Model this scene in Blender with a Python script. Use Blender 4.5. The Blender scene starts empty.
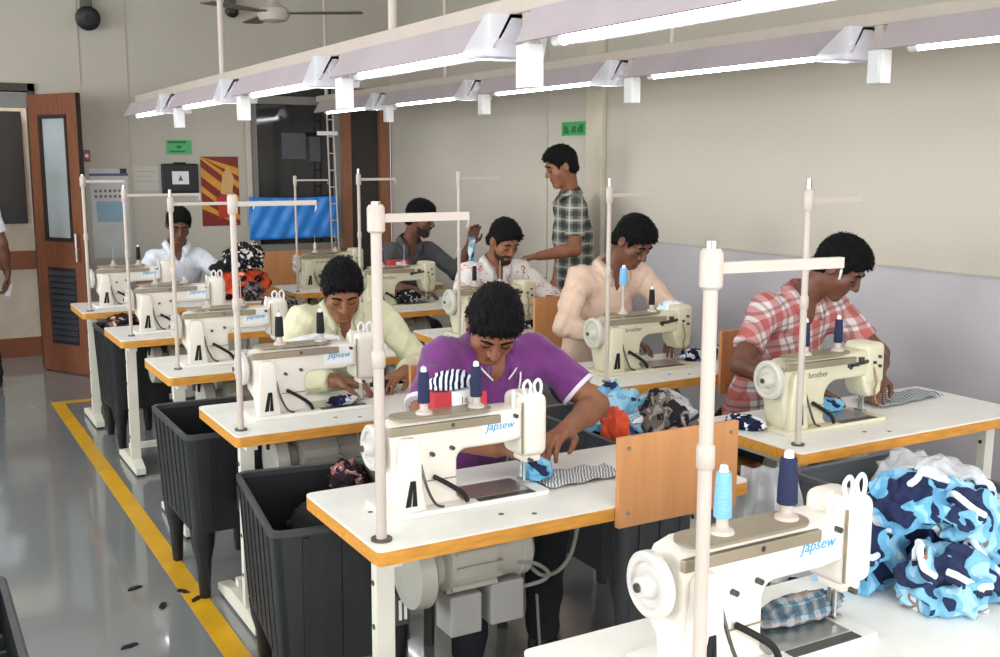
import bpy, bmesh, math, random
import numpy as np
from mathutils import Vector, Matrix, noise as mnoise

# ------------------------------------------------------------------ camera, world, light, exposure
SC = bpy.context.scene
COL = SC.collection
cam_d = bpy.data.cameras.new('camera'); cam = bpy.data.objects.new('camera', cam_d); COL.objects.link(cam)
cam.location = (0, 0, 1.7)
cam.rotation_euler = (math.radians(90 - 8.9), 0, math.radians(-29.6))
cam_d.sensor_width = 36; cam_d.lens = 36 * 1.068; cam_d.clip_start = 0.02
SC.camera = cam
SC.view_settings.view_transform = 'Standard'; SC.view_settings.look = 'None'
SC.view_settings.gamma = 1; SC.view_settings.use_curve_mapping = False
SC.view_settings.exposure = 0.55
W = bpy.data.worlds.new('world'); SC.world = W; W.use_nodes = True
W.node_tree.nodes['Background'].inputs[0].default_value = (0.80, 0.90, 1.0, 1)
W.node_tree.nodes['Background'].inputs[1].default_value = 1.2

def area(name, loc, rot, sx, sy, power, col=(1, 1, 1)):
    d = bpy.data.lights.new(name, 'AREA'); d.shape = 'RECTANGLE'; d.size = sx; d.size_y = sy
    d.energy = power; d.color = col
    o = bpy.data.objects.new(name, d); COL.objects.link(o); o.location = loc; o.rotation_euler = rot
    return o
R90 = math.pi / 2
# daylight entering by the windows of the left wall and of the wall behind the camera
for k, y in enumerate((0.4, 3.6, 6.8)):
    area('window_daylight', (-3.25, y, 1.95), (0, -R90, 0), 1.7, 2.2, 88, (0.95, 0.98, 1.0))
area('window_daylight', (0.8, -2.75, 1.95), (R90, 0, 0), 4.6, 1.7, 170, (0.96, 0.98, 1.0))
# ceiling luminaires of the hall (the rail tubes below carry their own light)
TUBE_E = 13.0

# ------------------------------------------------------------------ materials
def lin(c):
    c = c.lstrip('#'); v = [int(c[i:i + 2], 16) / 255 for i in (0, 2, 4)]
    return tuple((x / 12.92 if x <= .04045 else ((x + .055) / 1.055) ** 2.4) for x in v) + (1,)
MATS = {}
def mat(name, col, rough=.5, metal=0, var=.06, scale=6, bump=0, bscale=60, spec=.5, stretch=None, trans=0, alpha=1, emis=None, es=0, sheen=0, coat=0, ior=1.45, var2=None):
    if name in MATS: return MATS[name]
    m = bpy.data.materials.new(name); m.use_nodes = True; nt = m.node_tree; b = nt.nodes['Principled BSDF']
    c = lin(col)
    b.inputs['Base Color'].default_value = c
    b.inputs['Roughness'].default_value = rough; b.inputs['Metallic'].default_value = metal
    b.inputs['Specular IOR Level'].default_value = spec; b.inputs['IOR'].default_value = ior
    b.inputs['Transmission Weight'].default_value = trans; b.inputs['Alpha'].default_value = alpha
    b.inputs['Coat Weight'].default_value = coat
    if sheen: b.inputs['Sheen Weight'].default_value = sheen
    if emis: b.inputs['Emission Color'].default_value = lin(emis); b.inputs['Emission Strength'].default_value = es
    tc = nt.nodes.new('ShaderNodeTexCoord'); mp = nt.nodes.new('ShaderNodeMapping')
    nt.links.new(tc.outputs['Object'], mp.inputs[0])
    if stretch: mp.inputs['Scale'].default_value = stretch
    if var:
        n = nt.nodes.new('ShaderNodeTexNoise'); n.inputs['Scale'].default_value = scale; n.inputs['Detail'].default_value = 5
        nt.links.new(mp.outputs[0], n.inputs['Vector'])
        r = nt.nodes.new('ShaderNodeValToRGB'); nt.links.new(n.outputs['Fac'], r.inputs[0])
        lo = tuple(max(0, x * (1 - var * 1.6)) for x in c[:3]) + (1,)
        hi = lin(var2) if var2 else tuple(min(1, x * (1 + var)) for x in c[:3]) + (1,)
        r.color_ramp.elements[0].position = .3; r.color_ramp.elements[0].color = lo
        r.color_ramp.elements[1].position = .7; r.color_ramp.elements[1].color = hi
        nt.links.new(r.outputs[0], b.inputs['Base Color'])
    if bump:
        n2 = nt.nodes.new('ShaderNodeTexNoise'); n2.inputs['Scale'].default_value = bscale; n2.inputs['Detail'].default_value = 3
        nt.links.new(mp.outputs[0], n2.inputs['Vector'])
        bp = nt.nodes.new('ShaderNodeBump'); bp.inputs['Strength'].default_value = bump; bp.inputs['Distance'].default_value = .01
        nt.links.new(n2.outputs['Fac'], bp.inputs['Height']); nt.links.new(bp.outputs[0], b.inputs['Normal'])
    MATS[name] = m
    return m
def patmat(name, cols, scale=12, rough=.85, detail=1.5, dist=.6, stops=None, stretch=None):
    """printed cloth: flat patches of a few colours"""
    m = mat(name, cols[0], rough, var=0, bump=.4, bscale=90, spec=.2)
    nt = m.node_tree; b = nt.nodes['Principled BSDF']
    tc = nt.nodes.new('ShaderNodeTexCoord'); mp = nt.nodes.new('ShaderNodeMapping'); nt.links.new(tc.outputs['Object'], mp.inputs[0])
    if stretch: mp.inputs['Scale'].default_value = stretch
    n = nt.nodes.new('ShaderNodeTexNoise'); n.inputs['Scale'].default_value = scale; n.inputs['Detail'].default_value = detail
    n.inputs['Distortion'].default_value = dist
    nt.links.new(mp.outputs[0], n.inputs['Vector'])
    r = nt.nodes.new('ShaderNodeValToRGB'); r.color_ramp.interpolation = 'CONSTANT'
    k = len(cols)
    stops = stops or [0] + [.34 + .32 * i / max(1, k - 2) for i in range(k - 1)]
    e = r.color_ramp.elements
    while len(e) < k: e.new(1)
    for i in range(k): e[i].position = stops[i]; e[i].color = lin(cols[i])
    nt.links.new(n.outputs['Fac'], r.inputs[0]); nt.links.new(r.outputs[0], b.inputs['Base Color'])
    return m
def plaidmat(name, base, c1, c2, freq=16, rot=(0, 0, 0), w1=.45, w2=.2):
    m = mat(name, base, .9, var=0, bump=.3, bscale=150, spec=.15)
    nt = m.node_tree; b = nt.nodes['Principled BSDF']
    tc = nt.nodes.new('ShaderNodeTexCoord'); mp = nt.nodes.new('ShaderNodeMapping'); mp.inputs['Rotation'].default_value = rot
    nt.links.new(tc.outputs['Object'], mp.inputs[0])
    sep = nt.nodes.new('ShaderNodeSeparateXYZ'); nt.links.new(mp.outputs[0], sep.inputs[0])
    def stripe(out, f, width, ph):
        a = nt.nodes.new('ShaderNodeMath'); a.operation = 'MULTIPLY_ADD'; a.inputs[1].default_value = f; a.inputs[2].default_value = ph
        nt.links.new(out, a.inputs[0])
        fr = nt.nodes.new('ShaderNodeMath'); fr.operation = 'FRACT'; nt.links.new(a.outputs[0], fr.inputs[0])
        lt = nt.nodes.new('ShaderNodeMath'); lt.operation = 'LESS_THAN'; lt.inputs[1].default_value = width; nt.links.new(fr.outputs[0], lt.inputs[0])
        return lt.outputs[0]
    prev = lin(base)
    last = None
    for out, col, wid, ph, fac in ((sep.outputs[0], c1, w1, .1, .62), (sep.outputs[2], c1, w1, .3, .62), (sep.outputs[0], c2, w2, .45, .5), (sep.outputs[2], c2, w2, .7, .5)):
        mx = nt.nodes.new('ShaderNodeMix'); mx.data_type = 'RGBA'
        ml = nt.nodes.new('ShaderNodeMath'); ml.operation = 'MULTIPLY'; ml.inputs[1].default_value = fac
        nt.links.new(stripe(out, freq, wid, ph), ml.inputs[0]); nt.links.new(ml.outputs[0], mx.inputs[0])
        if last is None: mx.inputs[6].default_value = prev
        else: nt.links.new(last, mx.inputs[6])
        mx.inputs[7].default_value = lin(col); last = mx.outputs[2]
    nt.links.new(last, b.inputs['Base Color'])
    return m

M_WHITE = mat('white_laminate', '#e9e7e0', .35, var=.03, scale=9)
M_EDGE = mat('wood_edge', '#d2923c', .45, var=.14, scale=14, stretch=(1, 6, 6))
M_BOARD = mat('wood_board', '#c98d5a', .5, var=.06, scale=5, stretch=(7, 7, .6))
M_LEG = mat('cream_steel', '#dcd9cc', .45, var=.05)
M_CREAM = mat('cream_enamel', '#e9e2d6', .32, var=.04, coat=.2)
M_OLD = mat('old_cream_enamel', '#d6d0b4', .36, var=.06, coat=.15)
M_STEEL = mat('steel', '#b5b5b0', .3, .9, var=.05)
M_DSTEEL = mat('dark_steel', '#5d5b56', .4, .7, var=.1)
M_TAN = mat('tan_metal', '#9a8d78', .45, .3, var=.08)
M_BLACK = mat('black_plastic', '#17181a', .42, var=.1)
M_RUBBER = mat('black_rubber', '#121214', .7, var=.1)
M_BIN = mat('bin_plastic', '#1d1f21', .38, var=.12, bump=.1, bscale=30)
M_BINEDGE = mat('bin_rim_plastic', '#3c3e40', .4, var=.1)
M_GREYBIN = mat('grey_bin_plastic', '#54575a', .4, var=.1)
M_MOTOR = mat('motor_grey', '#b9b6ab', .42, .15, var=.07)
M_PAINTPIPE = mat('cream_pipe', '#bdb1a6', .4, var=.03)
M_RAIL = mat('rail_paint', '#b5a8a2', .55, var=.04)
M_REFL = mat('reflector_paint', '#b2a6ab', .5, var=.04)
M_WBOX = mat('white_box_plastic', '#e6e6e2', .4, var=.03)
M_TUBE = mat('tube_glow', '#ffffff', .4, var=0, emis='#f6faff', es=TUBE_E)
M_WEDGE = mat('wedge_plastic', '#f0f0f2', .4, var=0)
nt = M_WEDGE.node_tree; tl = nt.nodes.new('ShaderNodeBsdfTranslucent'); mx = nt.nodes.new('ShaderNodeMixShader'); mx.inputs[0].default_value = .6
tl.inputs[0].default_value = (.95, .96, 1, 1); nt.links.new(nt.nodes['Principled BSDF'].outputs[0], mx.inputs[1]); nt.links.new(tl.outputs[0], mx.inputs[2])
nt.links.new(mx.outputs[0], nt.nodes['Material Output'].inputs[0])
M_PAPER = mat('paper', '#e4e5e6', .8, var=.03)
M_PLASTIC = mat('clear_film', '#eef0f4', .22, var=0, alpha=.42, bump=.8, bscale=18, spec=.8)
M_WOODDOOR = mat('door_wood', '#7b4a33', .45, var=.14, scale=6, stretch=(7, 7, .7))
M_WOODPOST = mat('post_wood', '#8a5b40', .5, var=.1, scale=6, stretch=(7, 7, .7))
M_GLASS = mat('pale_glass', '#aeb6b8', .12, var=.06, scale=3, spec=.8)
M_DGLASS = mat('dark_glass', '#1a1b1e', .08, var=.2, scale=2, spec=.9)
M_BLUETEXT = mat('blue_ink', '#4a9cc4', .6, var=0)
M_GREYTEXT = mat('grey_ink', '#74705e', .6, var=0)
M_SKIN = mat('skin', '#8a5a40', .5, var=.12, scale=14, bump=.1, bscale=120)
M_SKIN2 = mat('skin_dark', '#6a4433', .48, var=.12, scale=14, bump=.1, bscale=120)
M_HAIR = mat('hair', '#0a090a', .62, var=.5, scale=90, bump=1.0, bscale=220, stretch=(1, 1, .4), spec=.22)
M_EYE = mat('eye_dark', '#120d0b', .25, var=0)
M_LIP = mat('lip', '#6b3a31', .5, var=.05)

# ------------------------------------------------------------------ mesh helpers
class MB:
    def __init__(s): s.bm = bmesh.new()
    def box(s, x0, x1, y0, y1, z0, z1, bevel=0, seg=2):
        r = bmesh.ops.create_cube(s.bm, size=1)['verts']
        for v in r: v.co = Vector(((x0 + x1) / 2 + v.co.x * (x1 - x0), (y0 + y1) / 2 + v.co.y * (y1 - y0), (z0 + z1) / 2 + v.co.z * (z1 - z0)))
        if bevel:
            es = list({e for v in r for e in v.link_edges})
            bmesh.ops.bevel(s.bm, geom=es, offset=bevel, segments=seg, affect='EDGES', profile=.5)
        return s
    def bar(s, a, b, w, h, up=(0, 0, 1)):
        a, b = Vector(a), Vector(b); d = (b - a); L = d.length; d.normalize(); up = Vector(up)
        sd = d.cross(up)
        if sd.length < 1e-4: sd = d.cross(Vector((0, 1, 0)))
        sd.normalize(); u = sd.cross(d)
        vs = []
        for t in (0, L):
            for i, j in ((-1, -1), (1, -1), (1, 1), (-1, 1)): vs.append(s.bm.verts.new(a + d * t + sd * i * w / 2 + u * j * h / 2))
        for f in ((3, 2, 1, 0), (4, 5, 6, 7), (0, 1, 5, 4), (1, 2, 6, 5), (2, 3, 7, 6), (3, 0, 4, 7)): s.bm.faces.new([vs[i] for i in f])
        return s
    def cyl(s, a, b, r, r2=None, n=16, cap=True):
        a, b = Vector(a), Vector(b); r2 = r if r2 is None else r2
        q = Vector((0, 0, 1)).rotation_difference(b - a)
        A = [s.bm.verts.new(a + q @ Vector((r * math.cos(t * 2 * math.pi / n), r * math.sin(t * 2 * math.pi / n), 0))) for t in range(n)]
        B = [s.bm.verts.new(b + q @ Vector((r2 * math.cos(t * 2 * math.pi / n), r2 * math.sin(t * 2 * math.pi / n), 0))) for t in range(n)]
        for i in range(n): s.bm.faces.new((A[i], A[(i + 1) % n], B[(i + 1) % n], B[i]))
        if cap: s.bm.faces.new(A[::-1]); s.bm.faces.new(B)
        return s
    def lathe(s, a, d, prof, n=20):
        """prof: list of (distance along d, radius)"""
        a = Vector(a); d = Vector(d).normalized(); q = Vector((0, 0, 1)).rotation_difference(d)
        rings = []
        for t, r in prof:
            rings.append([s.bm.verts.new(a + d * t + q @ Vector((max(r, 1e-4) * math.cos(k * 2 * math.pi / n), max(r, 1e-4) * math.sin(k * 2 * math.pi / n), 0))) for k in range(n)])
        for A, B in zip(rings, rings[1:]):
            for i in range(n): s.bm.faces.new((A[i], A[(i + 1) % n], B[(i + 1) % n], B[i]))
        s.bm.faces.new(rings[0][::-1]); s.bm.faces.new(rings[-1])
        return s
    def tube(s, pts, r, n=8):
        pts = [Vector(p) for p in pts]
        # smooth with catmull-rom
        P = []
        for i in range(len(pts) - 1):
            p0, p1, p2, p3 = pts[max(i - 1, 0)], pts[i], pts[i + 1], pts[min(i + 2, len(pts) - 1)]
            k = 5 if len(pts) > 2 else 1
            for j in range(k):
                t = j / k
                P.append(.5 * ((2 * p1) + (p2 - p0) * t + (2 * p0 - 5 * p1 + 4 * p2 - p3) * t * t + (3 * p1 - p0 - 3 * p2 + p3) * t ** 3))
        P.append(pts[-1])
        rings = []
        for i, p in enumerate(P):
            d = (P[min(i + 1, len(P) - 1)] - P[max(i - 1, 0)]).normalized()
            q = Vector((0, 0, 1)).rotation_difference(d)
            rings.append([s.bm.verts.new(p + q @ Vector((r * math.cos(k * 2 * math.pi / n), r * math.sin(k * 2 * math.pi / n), 0))) for k in range(n)])
        for A, B in zip(rings, rings[1:]):
            # align to avoid twist
            best = min(range(n), key=lambda o: (B[o].co - A[0].co).length)
            B[:] = B[best:] + B[:best]
            for i in range(n): s.bm.faces.new((A[i], A[(i + 1) % n], B[(i + 1) % n], B[i]))
        s.bm.faces.new(rings[0][::-1]); s.bm.faces.new(rings[-1])
        return s
    def prism(s, poly, a0, a1, axis='y', bevel=0, seg=3):
        """polygon in the two other axes, extruded from a0 to a1 along axis"""
        def P(u, v, w): return {'y': (u, w, v), 'x': (w, u, v), 'z': (u, v, w)}[axis]
        A = [s.bm.verts.new(P(u, v, a0)) for u, v in poly]; B = [s.bm.verts.new(P(u, v, a1)) for u, v in poly]
        n = len(poly); fs = [s.bm.faces.new(A), s.bm.faces.new(B[::-1])]
        for i in range(n): fs.append(s.bm.faces.new((A[i], B[i], B[(i + 1) % n], A[(i + 1) % n])))
        bmesh.ops.recalc_face_normals(s.bm, faces=fs)
        if bevel:
            es = list({e for f in fs[:2] for e in f.edges})
            bmesh.ops.bevel(s.bm, geom=es, offset=bevel, segments=seg, affect='EDGES', profile=.5)
        return s
    def sphere(s, c, r, sc=(1, 1, 1), u=16, v=10):
        rr = bmesh.ops.create_uvsphere(s.bm, u_segments=u, v_segments=v, radius=r)['verts']
        for x in rr: x.co = Vector((c[0] + x.co.x * sc[0], c[1] + x.co.y * sc[1], c[2] + x.co.z * sc[2]))
        return s
    def build(s, name, m, parent=None, smooth=True, loc=None):
        bmesh.ops.recalc_face_normals(s.bm, faces=s.bm.faces[:])
        me = bpy.data.meshes.new(name); s.bm.to_mesh(me); s.bm.free()
        return link(name, me, m, parent, smooth, loc)
def link(name, me, m, parent=None, smooth=True, loc=None):
    if m is not None and not me.materials: me.materials.append(m)
    if smooth and len(me.polygons):
        me.polygons.foreach_set('use_smooth', np.ones(len(me.polygons), dtype=bool))
        if smooth is True:
            try: me.set_sharp_from_angle(angle=math.radians(40))
            except Exception: pass
    o = bpy.data.objects.new(name, me); COL.objects.link(o)
    if parent is not None: o.parent = parent
    if loc is not None: o.location = loc
    return o
def tag(o, label, cat, group=None, kind=None):
    if label: o['label'] = label
    if cat: o['category'] = cat
    if group: o['group'] = group
    if kind: o['kind'] = kind
    return o
def thing(name, label, cat, loc=(0, 0, 0), rz=0, group=None):
    o = bpy.data.objects.new(name, None); COL.objects.link(o); o.empty_display_size = .1
    o.location = loc; o.rotation_euler = (0, 0, rz)
    return tag(o, label, cat, group)
def dup(root, loc, rz=None, label=None, mats=None):
    def cp(o, par):
        c = o.copy(); COL.objects.link(c); c.parent = par
        for ch in o.children: cp(ch, c)
        return c
    r = cp(root, None); r.location = loc
    if rz is not None: r.rotation_euler = (0, 0, rz)
    if label: r['label'] = label
    return r
def struct(o, label=None):
    o['kind'] = 'structure'
    if label: o['label'] = label
    return o
def text_mesh(name, body, size, m, parent, loc, rot, shear=0, ext=.0006):
    cu = bpy.data.curves.new(name, 'FONT'); cu.body = body; cu.size = size; cu.shear = shear; cu.extrude = ext; cu.align_x = 'CENTER'; cu.align_y = 'CENTER'
    cu.resolution_u = 3
    t = bpy.data.objects.new(name, cu); COL.objects.link(t)
    dg = bpy.context.evaluated_depsgraph_get(); me = bpy.data.meshes.new_from_object(t.evaluated_get(dg))
    bpy.data.objects.remove(t)
    o = link(name, me, m, parent, False); o.location = loc; o.rotation_euler = rot
    return o

# ------------------------------------------------------------------ the room
XR, YB, ZC, XL, YF = 4.15, 9.4, 3.3, -3.0, -2.5
m_floor = mat('floor_epoxy', '#7d8181', .11, var=.07, scale=1.3, spec=.55, bump=.03, bscale=9, coat=.35)
struct(MB().box(XL - .2, XR + .2, YF - .2, 11.3, -.1, 0).build('floor', m_floor, smooth=False), 'grey glossy epoxy floor')
struct(MB().box(XL - .2, XR + .2, YF - .2, 11.3, ZC, ZC + .1).build('ceiling', mat('ceiling_paint', '#d8d5cd', .9), smooth=False))
m_wall = mat('wall_paint', '#b9b2a6', .75, var=.025, scale=1.2)
m_wall2 = mat('wall_paint_side', '#bcb5a7', .7, var=.025, scale=1.2)
m_dado = mat('dado_paint', '#b4b0b3', .55, var=.03, scale=1.5)
# right wall: upper coat, lower painted dado standing 4 mm proud, shallow pillar
wr = struct(MB().box(XR, XR + .2, YF, YB, 0, ZC).build('wall_right', m_wall2, smooth=False), 'cream right wall')
MB().box(XR - .004, XR, YF, 5.86, 0, 1.2).build('dado', m_dado, wr, False)
MB().box(XR - .008, XR, YF, 5.86, 1.195, 1.207).build('dado_line', mat('dado_line', '#a9a59f', .6), wr, False)
MB().box(XR - .04, XR, 5.88, 6.07, 0, ZC, .006).build('pillar', mat('pillar_paint', '#c6bda9', .7), wr, False)
MB().box(XR - .015, XR, 6.6, 6.64, 0, ZC).build('wall_joint', m_wall2, wr, False)
struct(MB().box(XR - .016, XR - .004, YF, YB, 0, .1).build('baseboard_right', mat('skirting', '#8f8c8a', .5), smooth=False))
# back wall with doorway (x .3-1.0), dark glazed opening (x 2.82-3.62) and wooden door (x 3.65-4.12)
DX0, DX1, DZ = .2, 1.02, 2.25
wb = MB()
wb.box(XL, DX0, YB, YB + .16, 0, ZC).box(DX0, DX1, YB, YB + .16, DZ, ZC).box(DX1, 2.82, YB, YB + .16, 0, ZC)
wb.box(2.82, 4.15, YB, YB + .16, 2.36, ZC).box(2.82, 3.64, YB, YB + .16, 0, .9)
wb = struct(wb.build('wall_back', m_wall, smooth=False), 'beige back wall')
for px in (1.41, 1.78): MB().box(px, px + .012, YB - .008, YB, 0 if px > 1.5 else 2.3, ZC).build('wall_joint', m_wall, wb, False)
# left wall with three windows, front wall (behind camera) with a window band
wl = MB(); ys = [YF]
for y in (0.4, 3.6, 6.8): ys += [y - 1.1, y + 1.1]
ys.append(11.3)
for i in range(0, len(ys), 2): wl.box(XL - .2, XL, ys[i], ys[i + 1], 0, ZC)
for i in range(1, len(ys) - 1, 2): wl.box(XL - .2, XL, ys[i], ys[i + 1], 0, 1.1).box(XL - .2, XL, ys[i], ys[i + 1], 2.8, ZC)
struct(wl.build('wall_left', m_wall, smooth=False))
struct(MB().box(XL, -1.5, YF - .2, YF, 0, ZC).box(3.1, XR, YF - .2, YF, 0, ZC).box(-1.5, 3.1, YF - .2, YF, 0, 1.1).box(-1.5, 3.1, YF - .2, YF, 2.8, ZC).build('wall_front', m_wall, smooth=False))
for k, y in enumerate((0.4, 3.6, 6.8)):
    wf = struct(MB().box(XL - .15, XL - .08, y - 1.1, y - 1.04, 1.1, 2.8).box(XL - .15, XL - .08, y + 1.04, y + 1.1, 1.1, 2.8).box(XL - .15, XL - .08, y - .03, y + .03, 1.1, 2.8).box(XL - .15, XL - .08, y - 1.1, y + 1.1, 1.1, 1.16).box(XL - .15, XL - .08, y - 1.1, y + 1.1, 2.74, 2.8).build('window_%d' % (k + 1), M_WBOX, smooth=False))
# corridor behind the doorway: cream wall with two brown bands and a dark door leaf
YC = 10.12
wc = struct(MB().box(XL, 2.75, YC, YC + .15, 0, ZC).build('wall_corridor', mat('corridor_paint', '#d8cbb8', .7), smooth=False))
MB().box(XL, 2.7, YC - .012, YC, .77, .93).build('painted_band', mat('band_brown', '#8d5233', .55), wc, False)
MB().box(XL, 2.7, YC - .012, YC, 0, .17).build('painted_band', mat('band_brown', '#8d5233', .55), wc, False)
struct(MB().box(2.7, 2.8, YB + .16, YC, 0, ZC).build('wall_corridor_end', mat('corridor_paint', '#d8cbb8', .7), smooth=False))
MB().box(.2, 1.03, YC - .04, YC - .012, 1.17, 2.12, .006).build('notice_cupboard', mat('dark_brown_panel', '#2e2826', .5), wc, False)
area('corridor_lamp', (.4, 9.85, 3.2), (0, 0, 0), 1.2, .25, 22)
# door frame + open leaf
df = struct(MB().box(DX0 - .06, DX0, YB - .02, YB + .17, 0, DZ + .06).box(DX1 - .001, DX1 + .05, YB - .02, YB + .17, 0, DZ + .06).box(DX0 - .06, DX1 + .05, YB - .02, YB + .17, DZ, DZ + .06).build('trim_1', mat('dark_frame', '#3a302b', .5), smooth=False))
MB().box(DX0, DX1, YB + .02, YB + .06, 2.12, 2.24).build('transom', mat('transom_grey', '#6d6b66', .3), df, False)
dl = thing('door_1', None, None, (1.03, YB - .02, 0), math.atan2(8.90 - 9.38, 1.30 - 1.03)); dl['kind'] = 'structure'
dl['label'] = 'brown wooden door leaf standing open with glazed upper panel'
Wd, Hd = .58, 2.22
b = MB(); b.box(0, .12, -.022, .022, .012, Hd).box(Wd - .12, Wd, -.022, .022, .012, Hd).box(.12, Wd - .12, -.022, .022, .012, .24).box(.12, Wd - .12, -.022, .022, .86, 1.08).box(.12, Wd - .12, -.022, .022, 2.05, Hd)
b.build('door_frame', M_WOODDOOR, dl, False)
MB().box(.12, Wd - .12, -.006, .006, 1.08, 2.05).build('glass_pane', M_GLASS, dl, False)
b = MB()
for x0, x1, z0, z1 in ((.12, Wd - .12, 1.07, 1.1), (.12, Wd - .12, 2.03, 2.06), (.12, .145, 1.08, 2.05), (Wd - .145, Wd - .12, 1.08, 2.05)): b.box(x0, x1, -.028, .028, z0, z1)
b.build('glazing_bead', mat('bead_dark', '#2c2320', .5), dl, False)
MB().box(.12, Wd - .12, -.012, .012, .24, .86).build('louvre_panel', mat('louvre_dark', '#2b2d33', .35), dl, False)
sl = None
for k in range(12):
    z = .27 + k * .048
    if sl is None:
        sl = MB().prism([(-.03, z), (-.026, z + .004), (-.008, z + .036), (-.012, z + .032)], .13, Wd - .13, 'x').build('louvre_slat', mat('louvre_slat', '#363a42', .35), dl, False); z00 = z
    else:
        c = sl.copy(); COL.objects.link(c); c.location.z = z - z00
MB().cyl((Wd - .05, -.022, 1.02), (Wd - .05, -.06, 1.02), .012).cyl((Wd - .05, -.055, .92), (Wd - .05, -.055, 1.14), .011).build('pull_handle', M_STEEL, dl)
MB().box(Wd, Wd + .004, -.02, .02, .012, Hd).build('edge_strip', mat('edge_dark', '#2a201c', .5), dl, False)

# dark glazed opening in the back wall, blue sheet, wooden door
w1 = MB().box(2.80, 2.86, YB - .03, YB + .1, .9, 2.40).box(3.58, 3.64, YB - .03, YB + .1, .9, 2.40).box(2.86, 3.58, YB - .03, YB + .1, 2.2, 2.27).box(2.86, 3.58, YB - .03, YB + .1, .9, .96).build('window_4', mat('window_frame_grey', '#7d7974', .5), smooth=False)
struct(w1, 'dark glazed opening in the back wall')
MB().box(2.86, 3.58, YB + .02, YB + .03, .96, 2.2).build('glass_pane', M_DGLASS, w1, False)
MB().box(2.86, 3.58, YB + .02, YB + .03, 2.27, 2.36).build('glass_pane', M_DGLASS, w1, False)
MB().box(3.1, 3.32, YB + .008, YB + .02, 1.72, 1.95).box(3.36, 3.46, YB + .008, YB + .02, 1.7, 1.92).build('pale_notice', mat('dim_notice', '#4a4c50', .4), w1, False)
MB().box(2.80, 3.62, YB - .025, YB - .001, 0, .9).build('wood_panel', M_BOARD, w1, False)
MB().box(2.755, 2.80, YB - .05, YB - .001, 0, 2.45, .004).build('white_post', M_PAINTPIPE, w1, False)
d2 = struct(MB().box(3.64, 3.74, YB - .04, YB + .12, 0, 2.36).box(4.03, 4.13, YB - .04, YB + .12, 0, 2.36).box(3.74, 4.03, YB - .04, YB + .12, 2.28, 2.36).build('door_2', M_WOODPOST, smooth=False), 'dark door between two brown wooden posts')
MB().box(3.74, 4.03, YB + .02, YB + .05, 0, 2.28).build('dark_panel', mat('door_dark', '#33302e', .35), d2, False)
# yellow floor line
ye = mat('yellow_paint', '#d8a41c', .35, var=.12, scale=5)
struct(MB().box(.89, .975, -1.5, 8.05, 0, .0015).box(.975, 1.5, 7.97, 8.05, 0, .0015).build('trim_2', ye, smooth=False), 'yellow painted line on floor')
# scraps of thread and cloth on the floor beside the line
for k, (x, y, a) in enumerate(((.74, 4.28, .3), (.80, 4.05, 1.1), (.90, 4.15, 2.0), (.93, 4.05, .7), (.62, 3.75, .2))):
    c = MB().prism([(-.035, -.008), (0, -.014), (.03, -.004), (.022, .012), (-.02, .01)], 0, .005, 'z').build('floor_scrap', M_RUBBER, None, False, (x, y, .0005))
    c.rotation_euler.z = a
    tag(c, 'small dark scrap lying on grey floor by yellow line', 'scrap', 'scraps on the floor')

# ------------------------------------------------------------------ light rails
def rail(X, zt, y_boxes, y0, y1, which):
    """one long hanging lighting rail: trunking, sloped reflectors, junction wedges, tubes, drop boxes"""
    t = thing('light_rail', 'hanging lighting rail with white tubes ' + which, 'light rail', (X, 0, zt))
    MB().box(-.022, .022, y0, y1, -.03, .02, .004).build('trunking', M_PAINTPIPE, t, False)
    for i, yb in enumerate(y_boxes):
        n = y_boxes[i + 1] if i + 1 < len(y_boxes) else yb + 1.45
        ya, yz = yb + .06, n - .06
        MB().prism([(-.03, -.028), (.03, -.028), (.085, -.125), (.078, -.127), (.026, -.04), (-.026, -.04), (-.078, -.127), (-.085, -.125)], ya, yz, 'y').build('reflector', M_REFL, t, False)
        tb = MB().cyl((0, ya + .14, -.122), (0, yz - .12, -.122), .0145, n=12).build('tube', M_TUBE, t)
        for q in (ya + .10, yz - .12): MB().cyl((0, q, -.122), (0, q + .04, -.122), .017, n=12).build('tube_socket', M_WBOX, tb)
        MB().prism([(ya - .0, -.03), (ya + .03, -.03), (ya + .2, -.145), (ya + .02, -.15), (ya, -.1)], -.1, .1, 'x', .006).build('junction_wedge', M_WEDGE, t, False)
        MB().box(-.013, .013, yb - .02, yb + .02, -.14, 0).build('drop_bracket', M_PAINTPIPE, t, False)
        bx = MB().box(-.028, .028, yb - .035, yb + .035, -.245, -.12, .005).build('socket_box', M_WBOX, t, False)
        MB().box(-.031, -.028, yb - .022, yb + .022, -.215, -.15).build('socket_plate', M_PAPER, bx, False)
    yy = y0 + .6
    return t
r1 = rail(1.65, 2.155, [-.4, 1.08, 2.73, 4.19, 5.62, 7.05], -1.6, 8.3, 'above the row beside the yellow line')
for y in (1.0, 3.7, 6.0): MB().cyl((0, y, .015), (0, y, 1.145), .017, n=10).build('hanger_rod', M_PAINTPIPE, r1)
r2 = rail(3.3, 2.235, [-.2, 1.35, 2.9, 4.46, 6.01, 7.5], -1.6, 9.0, 'above the row beside the right wall')
for y in (4.15, 6.55, 8.8): MB().cyl((0, y, .015), (0, y, 1.065), .015, n=10).build('hanger_rod', M_PAINTPIPE, r2)
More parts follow.
